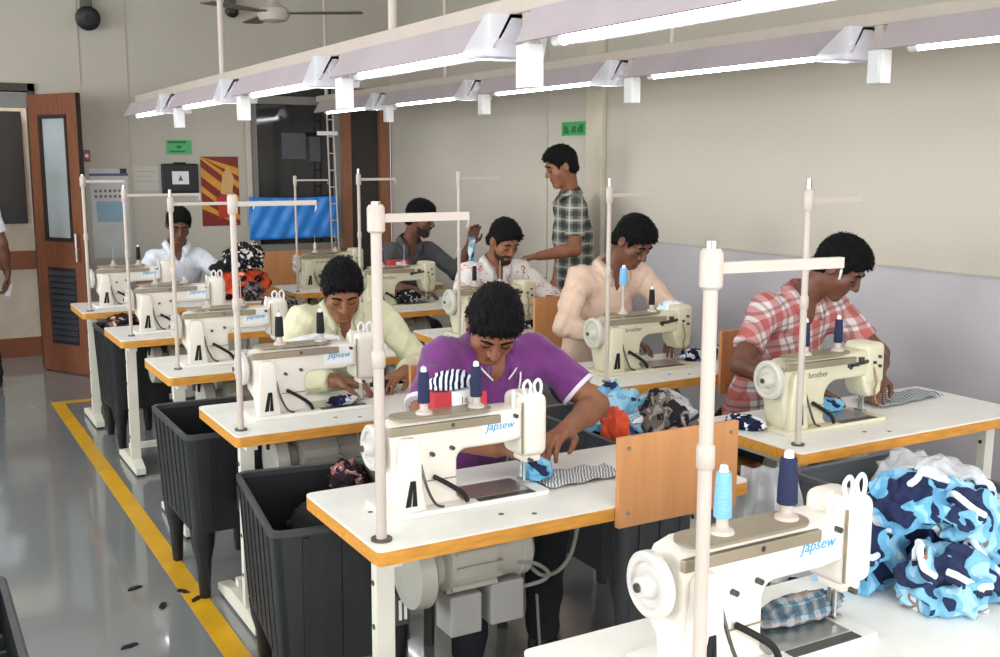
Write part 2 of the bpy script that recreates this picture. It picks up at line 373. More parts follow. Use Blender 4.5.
# ceiling fan
fan = thing('ceiling_fan', 'cream ceiling fan with three grey-brown blades hanging from ceiling', 'fan', (2.34, 7.2, 2.62))
MB().lathe((0, 0, 0), (0, 0, 1), [(0, .03), (.015, .09), (.05, .11), (.09, .1), (.12, .05), (.16, .025)], 24).build('motor_hub', M_PAINTPIPE, fan)
MB().cyl((0, 0, .15), (0, 0, .62), .014, n=12).build('down_rod', M_PAINTPIPE, fan)
MB().lathe((0, 0, .6), (0, 0, 1), [(0, .05), (.03, .06), (.08, .04)], 16).build('canopy_cup', M_PAINTPIPE, fan)
for k in range(3):
    a = math.radians(-32 + 120 * k)
    bl = MB().prism([(.1, -.045), (.3, -.065), (.56, -.07), (.6, -.05), (.6, .05), (.56, .065), (.3, .06), (.1, .04)], .06, .068, 'z').build('blade', mat('fan_blade', '#6f665c', .5), fan, False)
    bl.rotation_euler = (0, 0, a)
# wall cameras
for x, z, lab in ((1.49, 2.83, 'black round wall speaker with grey bracket above the open door'), (2.66, 2.96, 'small black wall camera beside the ceiling fan')):
    c = thing('wall_camera', lab, 'camera', (x, YB, z))
    r = .095 if x < 2 else .05
    MB().box(-.04, .04, -.1, 0, .06, .22, .01).build('bracket', mat('bracket_grey', '#57544f', .5), c, False)
    MB().lathe((0, -.1, .0), (0, -1, -.15), [(-.1, .5 * r), (-.06, .9 * r), (0, r), (.03, r), (.04, .8 * r), (.045, .4 * r)], 24).build('housing', M_BLACK, c)
    MB().lathe((0, -.145, -.006), (0, -1, -.15), [(0, .35 * r), (.006, .3 * r)], 16).build('lens', M_DGLASS, c)

# ------------------------------------------------------------------ wall items
def sign(loc, w, h, rz, lab):
    t = thing('green_sign', lab, 'sign', loc, rz)
    MB().box(-w / 2, w / 2, -.008, 0, 0, h).build('panel', mat('sign_green_' + lab[:5], '#4fae6a' if loc[1] > 9 else '#3f9a55', .5), t, False)
    return t
s1 = sign((2.185, YB, 1.76), .21, .12, 0, 'small pale green sign with three lines of marks above black frame')
dk = mat('sign_dark', '#24662f', .6, var=0)
b = MB(); b.box(-.09, .06, -.010, -.008, .092, .108).box(-.02, .02, -.010, -.008, .05, .072).box(-.08, .05, -.010, -.008, .016, .028); b.build('sign_marks', dk, s1, False)['kind'] = 'stuff'
s2 = sign((XR, 6.265, 1.87), .30, .105, -R90, 'deep green sign with dark marks on the right wall')
b = MB(); b.prism([(-.12, .02), (-.12, .075), (-.09, .075), (-.06, .045), (-.06, .02)], -.011, -.008).prism([(-.04, .025), (.0, .07), (.03, .07), (.03, .025)], -.011, -.008).prism([(.05, .025), (.05, .05), (.09, .08), (.12, .08), (.12, .025)], -.011, -.008); b.build('sign_marks', dk, s2, False)['kind'] = 'stuff'
MB().box(-.15, .15, -.0095, -.008, 0, .006).box(-.15, .15, -.0095, -.008, .099, .105).build('sign_border', mat('sign_pale', '#9fc9a4', .6), s2, False)
pf = thing('picture_frame', 'black framed notice with white centre hanging on back wall', 'frame', (2.18, YB, 1.42))
MB().box(-.155, .155, -.03, 0, 0, .26, .01).build('frame', M_BLACK, pf, False)
MB().box(-.145, .145, -.032, -.028, .01, .03).build('lower_ledge', M_RUBBER, pf, False)
MB().box(-.07, .07, -.034, -.03, .085, .195).build('notice_sheet', M_PAPER, pf, False)
MB().prism([(-.02, .115), (0, .165), (.02, .115)], -.036, -.034).build('notice_mark', M_DSTEEL, pf, False)
MB().cyl((-.05, -.02, .26), (.05, -.02, .26), .012, n=8).build('handle', M_BLACK, pf)
po = thing('poster', 'red and yellow poster with diagonal bands on the back wall', 'poster', (2.525, YB, 1.14))
po_m = mat('poster_ground', '#7a1f15', .4, var=.1)
MB().box(-.165, .165, -.006, 0, 0, .60).build('sheet', po_m, po, False)
for k, (z, w_) in enumerate(((.02, .07), (.17, .05), (.30, .08), (.45, .06), (.56, .07))):
    q = [(-.165, z + .13), (-.165, z + .13 + w_), (.165, z - .13 + w_), (.165, z - .13)]
    q = [(a, min(max(b_, .001), .599)) for a, b_ in q]
    MB().prism(q, -.0072, -.006).build('ochre_band', mat('poster_band', '#cf8f2a', .4, var=.12), po, False)
MB().prism([(-.02, .06), (.12, .08), (.14, .26), (.06, .3), (-.04, .24)], -.0085, -.006).build('red_shape', mat('poster_red', '#b32f22', .4), po, False)
MB().prism([(.0, .28), (.1, .26), (.12, .42), (.07, .52), (.02, .44)], -.0095, -.006).build('pale_shape', mat('poster_ochre', '#c8a068', .4), po, False)
ca = thing('wall_calendar', 'pale wall calendar with blue block hanging beside open door', 'calendar', (1.60, YB, .90))
MB().box(-.15, .15, -.004, 0, 0, .74).build('sheet', mat('calendar_paper', '#c9ccc9', .6), ca, False)
MB().box(-.155, .155, -.012, -.004, .68, .70).build('binding', mat('calendar_binding', '#4a5c74', .5), ca, False)
MB().box(.09, .145, -.006, -.004, .70, .74).build('corner_block', M_BLACK, ca, False)
MB().box(-.11, .1, -.006, -.004, .30, .47).build('blue_block', mat('calendar_blue', '#92b2c2', .6), ca, False)
b = MB()
for i in range(7):
    for j in range(2): b.box(-.12 + i * .038, -.10 + i * .038, -.006, -.004, .50 + j * .045, .522 + j * .045)
b.build('date_marks', mat('date_ink', '#8a5a5c', .6), ca, False)['kind'] = 'stuff'
rn = thing('red_alarm_box', 'small red alarm box on back wall beside the open door', 'alarm', (1.43, YB, 1.70))
MB().box(-.03, .03, -.04, 0, 0, .09, .006).build('case', mat('alarm_red', '#8d1f20', .4), rn, False)
MB().cyl((0, -.04, .045), (0, -.05, .045), .015).build('button', M_WBOX, rn)
pn = thing('paper_notice', 'faint pale paper notice taped on back wall beside black frame', 'notice', (1.90, YB, 1.46))
MB().box(-.105, .105, -.004, 0, 0, .2).build('sheet', mat('faint_paper', '#c2bdb4', .8), pn, False)
MB().box(-.08, .08, -.0055, -.004, .15, .16).box(-.08, .05, -.0055, -.004, .11, .118).box(-.08, .07, -.0055, -.004, .07, .078).build('print_lines', mat('faint_ink', '#aaa59c', .8), pn, False)
# blue sheet hanging over the lower half of the dark opening
bm = MB(); nx, nz = 34, 14; g = []
for i in range(nx + 1):
    for j in range(nz + 1):
        u, v = i / nx, j / nz
        g.append(bm.bm.verts.new((2.75 + .84 * u, YB - .075 + .012 * math.sin(u * 16 + v * 4) * (1 - v * .6) + .008 * math.sin(u * 37 - v * 9), 1.01 + .38 * v - .012 * math.sin(u * 3.1) * v)))
for i in range(nx):
    for j in range(nz): bm.bm.faces.new((g[i * (nz + 1) + j], g[(i + 1) * (nz + 1) + j], g[(i + 1) * (nz + 1) + j + 1], g[i * (nz + 1) + j + 1]))
ts = bm.build('blue_sheet', mat('blue_sheet', '#2f83d6', .35, var=.08, scale=4), None, 'all')
md = ts.modifiers.new('thickness', 'SOLIDIFY'); md.thickness = .003
tag(ts, 'bright blue plastic sheet hung across the dark opening', 'sheet')
# narrow white ladder in front of the opening
la = thing('white_ladder', 'narrow white ladder standing before the dark opening and blue sheet', 'ladder', (3.5, YB - .14, 0))
for x in (-.035, .035): MB().cyl((x, -.12, 0), (x * .8, 0, 2.15), .008, n=8).build('stile', M_PAINTPIPE, la)
rg = None
for k in range(14):
    z = .12 + k * .15; f = z / 2.15
    if rg is None: rg = MB().cyl((-.034, 0, 0), (.034, 0, 0), .006, n=8).build('rung', M_PAINTPIPE, la); o = rg
    else: o = rg.copy(); COL.objects.link(o)
    o.location = (0, -.12 * (1 - f), z)
MB().box(-.13, .06, -.03, -.012, 1.93, 1.965).build('cross_piece', M_WBOX, la, False)
# ------------------------------------------------------------------ work stations
# key: front-left corner of the table, machine kind, how the station is told apart
ST = {
    'T0': (1.00, 1.15, 'new', 'piled with blue camouflage cloth'),
    'T1': (0.97, 2.31, 'new', 'of the purple polo man'),
    'T2': (0.98, 3.57, 'new', 'of the pale yellow shirted man'),
    'T3': (1.01, 4.73, 'new', 'left unattended behind the yellow shirted man'),
    'T4': (1.01, 5.84, 'new', 'second unattended behind the yellow shirted man'),
    'T5': (1.00, 7.06, 'new', 'of the man before the poster'),
    'R1': (2.52, 2.45, 'old', 'of the red plaid man'),
    'R2': (2.57, 3.60, 'old', 'of the peach shirted man'),
    'R3': (2.50, 4.87, 'old', 'of the bearded man in white'),
    'R4': (2.50, 6.14, 'old', 'of the dark grey shirted man'),
    'R5': (2.50, 7.39, 'old', 'nearest the blue sheet'),
}
TW, TD, TH = 1.2, .53, .76
def rrect(w, d, r, n=4):
    p = []
    for cx, cy, a0 in ((w / 2 - r, d / 2 - r, 0), (-w / 2 + r, d / 2 - r, 90), (-w / 2 + r, -d / 2 + r, 180), (w / 2 - r, -d / 2 + r, 270)):
        for k in range(n + 1):
            a = math.radians(a0 + 90 * k / n); p.append((cx + r * math.cos(a), cy + r * math.sin(a)))
    return p
def make_table():
    t = thing('sewing_table', 'x', 'table', group='sewing tables')
    MB().prism(rrect(TW, TD, .02), TH - .006, TH, 'z').build('laminate_top', M_WHITE, t, False)
    MB().prism(rrect(TW + .001, TD + .001, .02), TH - .042, TH - .006, 'z').build('wood_edge', M_EDGE, t, False)
    MB().box(-.52, .52, -.02, .02, TH - .075, TH - .042).build('top_rail', M_LEG, t, False)
    for sx in (-1, 1):
        x = sx * .53
        MB().bar((x, -.12, .07), (x, -.13, TH - .07), .05, .035, (0, 1, 0)).build('leg', M_LEG, t, False)
        MB().box(x - .02, x + .02, -.21, .21, TH - .072, TH - .042).build('top_bracket', M_LEG, t, False)
        f = MB().prism([(-.25, .012), (.25, .012), (.25, .04), (.08, .075), (-.16, .075), (-.25, .045)], x - .025, x + .025, 'x').build('foot', M_LEG, t, False)
        MB().box(x - .02, x + .02, -.245, -.2, 0, .012).box(x - .02, x + .02, .2, .245, 0, .012).build('foot_pad', M_RUBBER, f, False)
        b = MB()
        for z in (.2, .35, .5, .62): b.cyl((x - sx * .0 - .027, -.123, z), (x - .024, -.123, z), .008, n=8)
        b.build('leg_bolts', M_DSTEEL, t)['kind'] = 'stuff'
    MB().bar((-.53, .06, .1), (.53, .06, .1), .04, .03).build('stretcher', M_LEG, t, False)
    pd = MB().prism([(-.17, .07), (.17, .07), (.17, .085), (-.17, .085)], .02, .24, 'y').build('foot_pedal', M_DSTEEL, t, False)
    MB().cyl((.1, .1, .085), (.05, .05, .4), .005, n=6).build('pedal_rod', M_STEEL, t)
    # knock-hole marks on the laminate
    b = MB()
    for x, y in ((-.46, -.07), (-.5, .02), (-.2, -.17), (-.12, -.21)): b.cyl((x, y, TH), (x, y, TH + .0006), .008, n=10)
    b.build('screw_caps', M_DSTEEL, t)['kind'] = 'stuff'
    make_motor(t)
    return t
def make_motor(t):
    """electric motor bolted under the table: a part of it, with its own pieces"""
    a = (1, 0, 0)
    m = MB().lathe((-.02, 0, 0), a, [(0, .07), (.01, .088), (.15, .088), (.155, .078), (.24, .078), (.245, .085), (.27, .085), (.29, .06), (.295, .03)], 28).build('electric_motor', M_MOTOR, t)
    m.location = (-.28, .025, TH - .178)
    fin = None
    for k in range(14):
        an = math.radians(13 + 360 / 14 * k)
        if fin is None: fin = MB().bar((0, 0, .089), (.145, 0, .089), .007, .02).build('cooling_fin', M_MOTOR, m, False); o = fin
        else: o = fin.copy(); COL.objects.link(o)
        o.rotation_euler.x = an
    MB().lathe((-.12, 0, -.015), a, [(0, .07), (.006, .105), (.05, .11), (.06, .1), (.07, .06), (.1, .055)], 28).build('pulley_cover', M_MOTOR, m)
    MB().box(.04, .11, -.03, .03, .08, .13, .004).build('hanging_bracket', M_MOTOR, m, False)
    MB().box(-.01, .16, -.05, .05, .126, .1355).build('mounting_plate', M_MOTOR, m, False)
    MB().box(.0, .1, -.05, .05, -.22, -.1, .006).build('control_box', mat('control_grey', '#a6a4a0', .45), m, False)
    MB().box(.13, .24, -.05, .05, -.21, -.085, .006).build('control_box', mat('control_grey', '#a6a4a0', .45), m, False)
    MB().tube([(.27, -.02, -.06), (.31, -.04, -.095), (.36, -.05, -.085), (.40, -.055, -.04), (.42, -.055, .03), (.43, -.05, .08), (.43, -.04, .135)], .006).build('power_cable', mat('cable_grey', '#8f8d86', .5), m)
    MB().tube([(.2, -.07, -.02), (.25, -.085, -.03), (.29, -.08, -.055), (.315, -.065, -.085), (.30, -.045, -.11), (.24, -.03, -.12)], .006).build('motor_cable', mat('cable_grey', '#8f8d86', .5), m)
    MB().box(-.13, -.105, -.02, -.005, .04, .135).build('drive_belt', M_RUBBER, m, False)
def arch(x0, x1, zb, zt, r, n=6):
    """inside line of the machine arm, from the head down to the bed"""
    p = [(x1, zt)]
    for k in range(n + 1):
        a = math.pi / 2 + (math.pi / 2) * k / n
        p.append((x0 + r + r * math.cos(a), zt - r * .95 + r * .95 * math.sin(a)))
    p.append((x0, zb + .02)); p.append((x0 + .02, zb))
    return p
def make_machine(kind):
    old = kind == 'old'; mm = M_OLD if old else M_CREAM
    t = thing('sewing_machine', 'x', 'sewing machine', group='sewing machines')
    MB().prism([(x, y) for x, y in rrect(.5, .18, .015)], 0, .014, 'z', .003, 2).build('bed', mm if old else M_WHITE, t, False)
    MB().box(-.015, .2, -.055, .06, .014, .0165).build('slide_plate', M_STEEL, t, False)
    MB().box(.02, .2, -.087, -.06, .012, .016).build('bed_strip', M_DSTEEL, t, False)
    if old:
        poly = [(-.215, .012), (-.225, .05), (-.235, .10), (-.24, .2), (-.225, .235), (-.19, .25), (.0, .252), (.17, .262), (.19, .25), (.19, .17)] + arch(-.035, .14, .012, .165, .06)
    else:
        poly = [(-.2, .012), (-.205, .06), (-.225, .10), (-.23, .215), (-.215, .24), (-.18, .252), (.15, .252), (.18, .25), (.18, .165)] + arch(-.03, .12, .012, .158, .03)
    body = MB().prism(poly, -.052, .055, 'y', .012, 3).build('body', mm, t)
    # head casting
    if old:
        MB().box(.165, .262, -.058, .062, .13, .285, .02, 4).build('head', mm, t)
        MB().prism([(.15, .17), (.262, .17), (.255, .1), (.235, .085), (.19, .085), (.17, .11)], -.05, .05, 'y', .012).build('head_lower', mm, t)
    else:
        MB().box(.172, .262, -.056, .062, .105, .288, .024, 4).build('head', mm, t)
        MB().box(.232, .268, -.04, .05, .12, .27, .014, 3).build('face_cover', mm, t)
        MB().box(.195, .25, -.035, .035, .085, .11, .008).build('head_lower', mm, t)
    MB().lathe((-.235, .0, .185), (-1, 0, 0), [(a_, b_ * (1 if old else .9)) for a_, b_ in ((0, .035), (.01, .063), (.016, .069), (.03, .069), (.036, .061), (.034, .05), (.026, .046), (.026, .03), (.034, .026), (.05, .02), (.052, .006))], 32).build('handwheel', mat('wheel_pale', '#cfcac4', .35) if not old else mat('wheel_grey', '#c9c6b8', .35), t)
    MB().cyl((-.287, 0, .185), (-.291, 0, .185), .009, n=10).build('wheel_screw', M_DSTEEL, t)
    # belt guard on the left of the column, with its dark slot
    g = MB().prism([(-.225, .012), (-.135, .012), (-.145, .08), (-.155, .205), (-.17, .215), (-.2, .215), (-.212, .2)], -.078, -.05, 'y', .006).build('belt_guard', mm, t)
    MB().prism([(-.2, .03), (-.185, .03), (-.175, .1), (-.185, .1)], -.081, -.078).prism([(-.18, .03), (-.166, .03), (-.17, .1), (-.175, .1)], -.081, -.078).build('guard_slot', M_RUBBER, g, False)
    # oval spool tray on the top of the arm
    tr = MB().prism([(x - .07, y - .03) for x, y in rrect(.3, .09, .044, 6)], .262, .268, 'z').build('spool_tray', M_TAN, t, False)
    MB().box(-.235, .1, -.066, -.052, .222, .246, .003).build('tray_ledge', M_TAN, t, False)
    for x in (-.12, .04):
        MB().cyl((x, -.03, .252), (x, -.03, .264), .012, n=10).build('tray_post', M_STEEL, t)
        MB().cyl((x, -.03, .268), (x, -.03, .40), .0025, n=6).build('spool_pin', M_STEEL, t)
        MB().lathe((x, -.03, .268), (0, 0, 1), [(0, .024), (.006, .022), (.012, .012), (.03, .011)], 14).build('pin_base', M_PAINTPIPE, t)
    # thread tension parts on the head
    tb = MB()
    for x, z in (((.2, .215), (.225, .235), (.228, .2), (.11, .215), (.14, .22)) if old else ((.15, .235), (.2, .1), (-.05, .17), (-.11, .16), (-.05, .235))): tb.cyl((x, -.05, z), (x, -.066, z), .006, n=10)
    tb.build('tension_screws', M_DSTEEL, t)['kind'] = 'stuff'
    if old:
        b = MB()
        b.bar((.07, -.056, .212), (.17, -.056, .222), .008, .012).box(.08, .088, -.06, -.05, .2, .235).box(.125, .145, -.062, -.05, .215, .24)
        b.build('thread_guide_plate', M_DSTEEL, t, False)
        MB().tube([(.2, -.056, .2), (.205, -.07, .15), (.2, -.066, .11), (.22, -.06, .06)], .004).build('lifting_lever', mat('brass_lever', '#9a865c', .4, .4), t)
    else:
        for x in (.20, .235): MB().tube([(x, -.03, .28), (x - .008, -.03, .31), (x + .006, -.03, .325), (x + .016, -.03, .31), (x + .014, -.03, .285)], .0045).build('thread_loop', M_PAPER, t)
        MB().cyl((.165, -.02, .25), (.165, -.02, .3), .006, n=8).build('thread_post', M_PAPER, t)
        MB().box(.172, .176, -.060, -.054, .12, .27).build('head_seam', M_TAN, t, False)
    MB().cyl((.215, 0, .02), (.215, 0, .12), .0045, n=8).build('needle_bar', M_STEEL, t)
    MB().cyl((.215, .016, .03), (.215, .016, .12), .004, n=8).box(.205, .225, -.012, .03, .02, .026).build('presser_foot', M_STEEL, t, False)
    MB().tube([(-.11, -.066, .10), (-.07, -.075, .075), (-.03, -.08, .045), (-.015, -.08, .02)], .007).build('knee_hose', M_RUBBER, t)
    MB().tube([(-.15, -.07, .14), (-.14, -.085, .08), (-.115, -.085, .03), (-.09, -.085, .018)], .004).build('belt_edge', M_DSTEEL, t)
    MB().box(-.125, -.035, -.0545, -.052, .084, .087).build('panel_seam', M_TAN, t, False)
    if old: text_mesh('maker_lettering', 'brother', .03, M_GREYTEXT, t, (-.075, -.053, .195), (R90, 0, 0))
    else:
        MB().box(.045, .16, -.0535, -.052, .178, .238).build('maker_plate', mat('plate_white', '#e9ecee', .4, var=0), t, False)
        text_mesh('maker_lettering', 'Japsew', .032, M_BLUETEXT, t, (.102, -.0545, .212), (R90, 0, 0), .25)
    return t
def thread_stand(key, x, y, ztop, zarm, L, r, ang=0, phrase=''):
    t = thing('thread_stand', 'tall white thread pole on the table ' + phrase, 'thread stand', (x, y, TH), ang, 'thread stands')
    h = ztop - TH; za = zarm - TH
    MB().cyl((0, 0, 0), (0, 0, h - .03), r, n=16).build('pole', M_PAINTPIPE, t)
    MB().cyl((0, 0, 0), (0, 0, .006), r * 2, n=16).build('base_nut', M_DSTEEL, t)
    MB().cyl((0, 0, h - .03), (0, 0, h), r * .85, n=14).build('pole_cap', M_STEEL, t)
    MB().lathe((0, 0, za - .035), (0, 0, 1), [(0, r * 1.25), (.005, r * 1.6), (.06, r * 1.6), (.068, r * 1.2)], 16).build('collar', M_PAINTPIPE, t)
    MB().lathe((0, 0, h * .52), (0, 0, 1), [(0, r * 1.05), (.004, r * 1.3), (.04, r * 1.3), (.044, r * 1.05)], 16).build('joint_sleeve', M_PAINTPIPE, t)
    MB().bar((r, 0, za), (L, 0, za), r * 1.1, r * 1.5).build('cross_arm', M_PAINTPIPE, t, False)
    MB().tube([(L - .01, 0, za), (L, 0, za - .012), (L - .004, 0, za - .03)], .0025, 6).build('arm_hook', M_STEEL, t)
    return t
def thread_cone(x, y, z, r, h, col, lab, tilt=0):
    t = thing('thread_cone', lab, 'thread', (x, y, z))
    MB().lathe((0, 0, 0), (0, 0, 1), [(0, r * .95), (.004, r), (h * .55, r * .93), (h * .94, r * .82), (h, r * .74)], 20).build('wound_thread', mat('thread_' + col.strip('#'), col, .8, var=.1, scale=30, stretch=(.2, .2, 18), bump=.5, bscale=12), t)
    MB().lathe((0, 0, h), (0, 0, 1), [(0, r * .5), (.012, r * .42), (.014, r * .2)], 14).build('cone_tip', M_PAPER, t)
    t.rotation_euler.y = tilt
    return t
t0 = m0 = None; machines = {}
for k, (x, y, kind, ph) in ST.items():
    cx, cy = x + TW / 2, y + TD / 2
    lab = 'white topped wood edged sewing table ' + ph
    if t0 is None: t0 = make_table(); t0.location = (cx, cy, 0); t0['label'] = lab
    else: dup(t0, (cx, cy, 0), 0, lab)
    mx, my = x + .36, y + .265
    if k == 'T0': mx, my = 1.40, 1.46
    if k == 'R3': mx = 2.86
    lab = ('old cream' if kind == 'old' else 'cream') + ' industrial sewing machine on the table ' + ph
    if kind not in machines:
        machines[kind] = make_machine(kind); machines[kind].location = (mx, my, TH); machines[kind]['label'] = lab
    else: dup(machines[kind], (mx, my, TH), 0, lab)
    ST[k] = (x, y, kind, ph, mx, my)
for key, x, y, zt, za, L, r, ang in (
    ('T0', 1.175, 1.36, 1.57, 1.525, .27, .0125, -.12), ('T1', 1.01, 2.38, 1.605, 1.565, .25, .0135, 0), ('T2', 1.02, 3.65, 1.58, 1.555, .30, .011, 0),
    ('T3', 1.09, 4.90, 1.575, 1.51, .38, .009, 0), ('T4', 1.09, 5.98, 1.575, 1.52, .40, .009, 0), ('T5', 1.055, 7.12, 1.62, 1.575, .25, .011, 0),
    ('R1', 2.585, 2.53, 1.645, 1.575, .24, .011, 0), ('R2', 2.63, 3.70, 1.63, 1.56, .25, .0095, 0), ('R3', 2.56, 4.94, 1.63, 1.615, .24, .0085, 0),
    ('R4', 2.52, 6.20, 1.655, 1.59, .25, .010, 0), ('R5', 2.54, 7.45, 1.58, 1.565, .25, .008, 0)):
    thread_stand(key, x, y, zt, za, L, r, ang, ST[key][3])
# thread cones on the trays (tray top is .28 above the table, cones stand on the pin bases)
ZT = TH + .298
def on(key, lx): return ST[key][4] + lx, ST[key][5] - .03
NAVY, BLK, LBL = '#23294a', '#17171b', '#7fb6dc'
for key, lx, r, h, col, word in (
    ('T0', -.12, .017, .085, LBL, 'light blue'), ('T0', .04, .02, .09, NAVY, 'navy blue'), ('T1', -.12, .017, .085, NAVY, 'navy blue'), ('T1', .04, .017, .085, NAVY, 'navy blue'),
    ('T2', -.12, .0165, .075, BLK, 'black'), ('T2', .04, .0155, .08, BLK, 'black'), ('R1', -.12, .015, .085, NAVY, 'dark navy'), ('R1', .04, .016, .085, NAVY, 'dark navy'),
    ('R2', .04, .014, .07, BLK, 'black'), ('R3', -.12, .013, .08, BLK, 'black'), ('R4', -.12, .014, .075, NAVY, 'dark blue'), ('T5', .04, .014, .085, BLK, 'black'), ('R5', -.12, .013, .03, '#d8cfc0', 'flat cream')):
    x, y = on(key, lx)
    twin = [q for q in (('T1', ''), ('T2', ''), ('R1', '')) if q[0] == key]
    lab = word + ' thread cone on top of the machine ' + ST[key][3]
    if twin: lab += (', beside its handwheel' if lx < 0 else ', over the middle of its arm')
    thread_cone(x, y, ZT, r, h, col, ' '.join(lab.split()[:16]))
# wooden boards screwed to the front of some tables
for key, xa, xb, z0, z1 in (('T1', 1.675, 2.10, .70, .955), ('T2', 1.635, 2.06, .70, .95), ('R2', 3.165, 3.59, .67, .955), ('R3', 2.97, 3.40, .69, .975), ('R1', 3.9, 3.9, 0, 0)):
    if xb <= xa: continue
    t = thing('wooden_board', 'upright orange wooden board screwed to front of the table ' + ' '.join(ST[key][3].split()[:7]), 'board', ((xa + xb) / 2, ST[key][1] - .012, z0))
    w = (xb - xa) / 2
    MB().box(-w, w, -.009, .0095, 0, z1 - z0, .001, 1).build('panel', M_BOARD, t, False)
    b = MB()
    for x in (-w + .03, w - .03):
        for z in (.04, z1 - z0 - .03): b.cyl((x, -.009, z), (x, -.011, z), .006, n=10)
    b.build('screws', M_STEEL, t)['kind'] = 'stuff'

# ------------------------------------------------------------------ plastic bins on legs
def make_bin(loc, w, d, h, leg, m, lab, flare=.02, rz=0):
    t = thing('plastic_bin', lab, 'bin', loc, rz, 'plastic bins between the tables')
    zb = h - leg; base = leg
    # shell: outer and inner walls
    b = MB(); P = []
    for (z, f, off) in ((base, -flare, 0), (h, 0, 0), (h, 0, .008), (base + .01, -flare, .008)):
        P.append([b.bm.verts.new((x, y, z)) for x, y in rrect(w + 2 * f - 2 * off, d + 2 * f - 2 * off, .035 - off * .5)])
    n = len(P[0])
    for A, B in zip(P, P[1:]):
        for i in range(n): b.bm.faces.new((A[i], A[(i + 1) % n], B[(i + 1) % n], B[i]))
    b.bm.faces.new(P[0][::-1]); b.bm.faces.new(P[-1][::-1])
    b.build('shell', m, t)
    b = MB(); Q = []
    for z, o in ((h - .012, .004), (h + .006, .006), (h + .01, .0), (h + .006, -.012), (h - .012, -.010)):
        Q.append([b.bm.verts.new((x, y, z)) for x, y in rrect(w + 2 * o, d + 2 * o, .035 + o)])
    for A, B in zip(Q, Q[1:] + Q[:1]):
        for i in range(n): b.bm.faces.new((A[i], A[(i + 1) % n], B[(i + 1) % n], B[i]))
    b.build('rim', M_BINEDGE if m is M_BIN else m, t)
    rib = None
    for sx in (-1, 1):
        for k in range(7):
            y = -d / 2 + .06 + (d - .12) * k / 6
            if rib is None:
                rib = MB().bar((-.004, 0, base + .015), (-.004 + flare, 0, h - .015), .014, .014, (1, 0, 0)); 
                rib = rib.build('rib', m, t, False); o = rib
            else: o = rib.copy(); COL.objects.link(o)
            if sx < 0: o.location = (-w / 2 + flare - .0, y, 0); o.scale.x = -1; o.location.x = -w / 2 + flare
            else: o.location = (w / 2 - flare, y, 0)
    for sy in (-1, 1):
        for k in range(3):
            x = -w / 2 + .1 + (w - .2) * k / 2
            MB().bar((x, sy * (d / 2 - flare + .002), base + .015), (x, sy * (d / 2 + .001), h - .02), .022, .012, (0, 1, 0)).build('front_rib', m, t, False)
    for sx in (-1, 1):
        for sy in (-1, 1):
            x, y = sx * (w / 2 - flare - .045), sy * (d / 2 - flare - .05)
            MB().lathe((x, y, 0), (0, 0, 1), [(0, .018), (.01, .022), (leg * .55, .03), (leg * .8, .045), (leg + .005, .05)], 14).build('leg', m, t)
    return t
make_bin((1.115, 3.11, 0), .43, .64, .66, .24, M_BIN, 'black ribbed plastic bin behind the purple polo man’s table', rz=-.13)
make_bin((1.10, 4.28, 0), .40, .60, .67, .28, M_BIN, 'black ribbed plastic bin on legs behind the yellow shirted man’s table')
make_bin((1.22, 6.72, 0), .36, .52, .70, .24, M_BIN, 'black plastic bin beside the table near the calendar')
make_bin((2.29, 3.17, 0), .38, .62, .74, .24, M_GREYBIN, 'dark grey plastic bin holding crumpled blue cloth and film')
make_bin((2.66, 2.10, 0), .46, .60, .72, .24, M_GREYBIN, 'grey plastic bin lined with clear film by the red plaid man’s table')
make_bin((-.06, 2.43, 0), .46, .64, .70, .24, M_BIN, 'black plastic bin standing alone on the aisle floor')
# hooks and cables hanging beside the bins
for x, y, ph in ((1.20, 2.70, 'purple polo man'), (1.10, 3.93, 'yellow shirted man')):
    t = thing('hanging_switch', 'small grey switch box hanging on cable from table of the ' + ph, 'switch', (x, y, .42))
    MB().tube([(0, 0, .06), (.0, .0, .18), (-.02, .0, .295)], .005).build('cable', mat('cable_dark', '#4a4a48', .5), t)
    MB().box(-.025, .025, -.018, .018, -.05, .05, .005).build('switch_box', M_DSTEEL, t, False)
    MB().box(-.012, -.004, -.022, -.018, -.03, .03).box(.004, .012, -.022, -.018, -.03, .03).build('switch_buttons', M_PAPER, t, False)
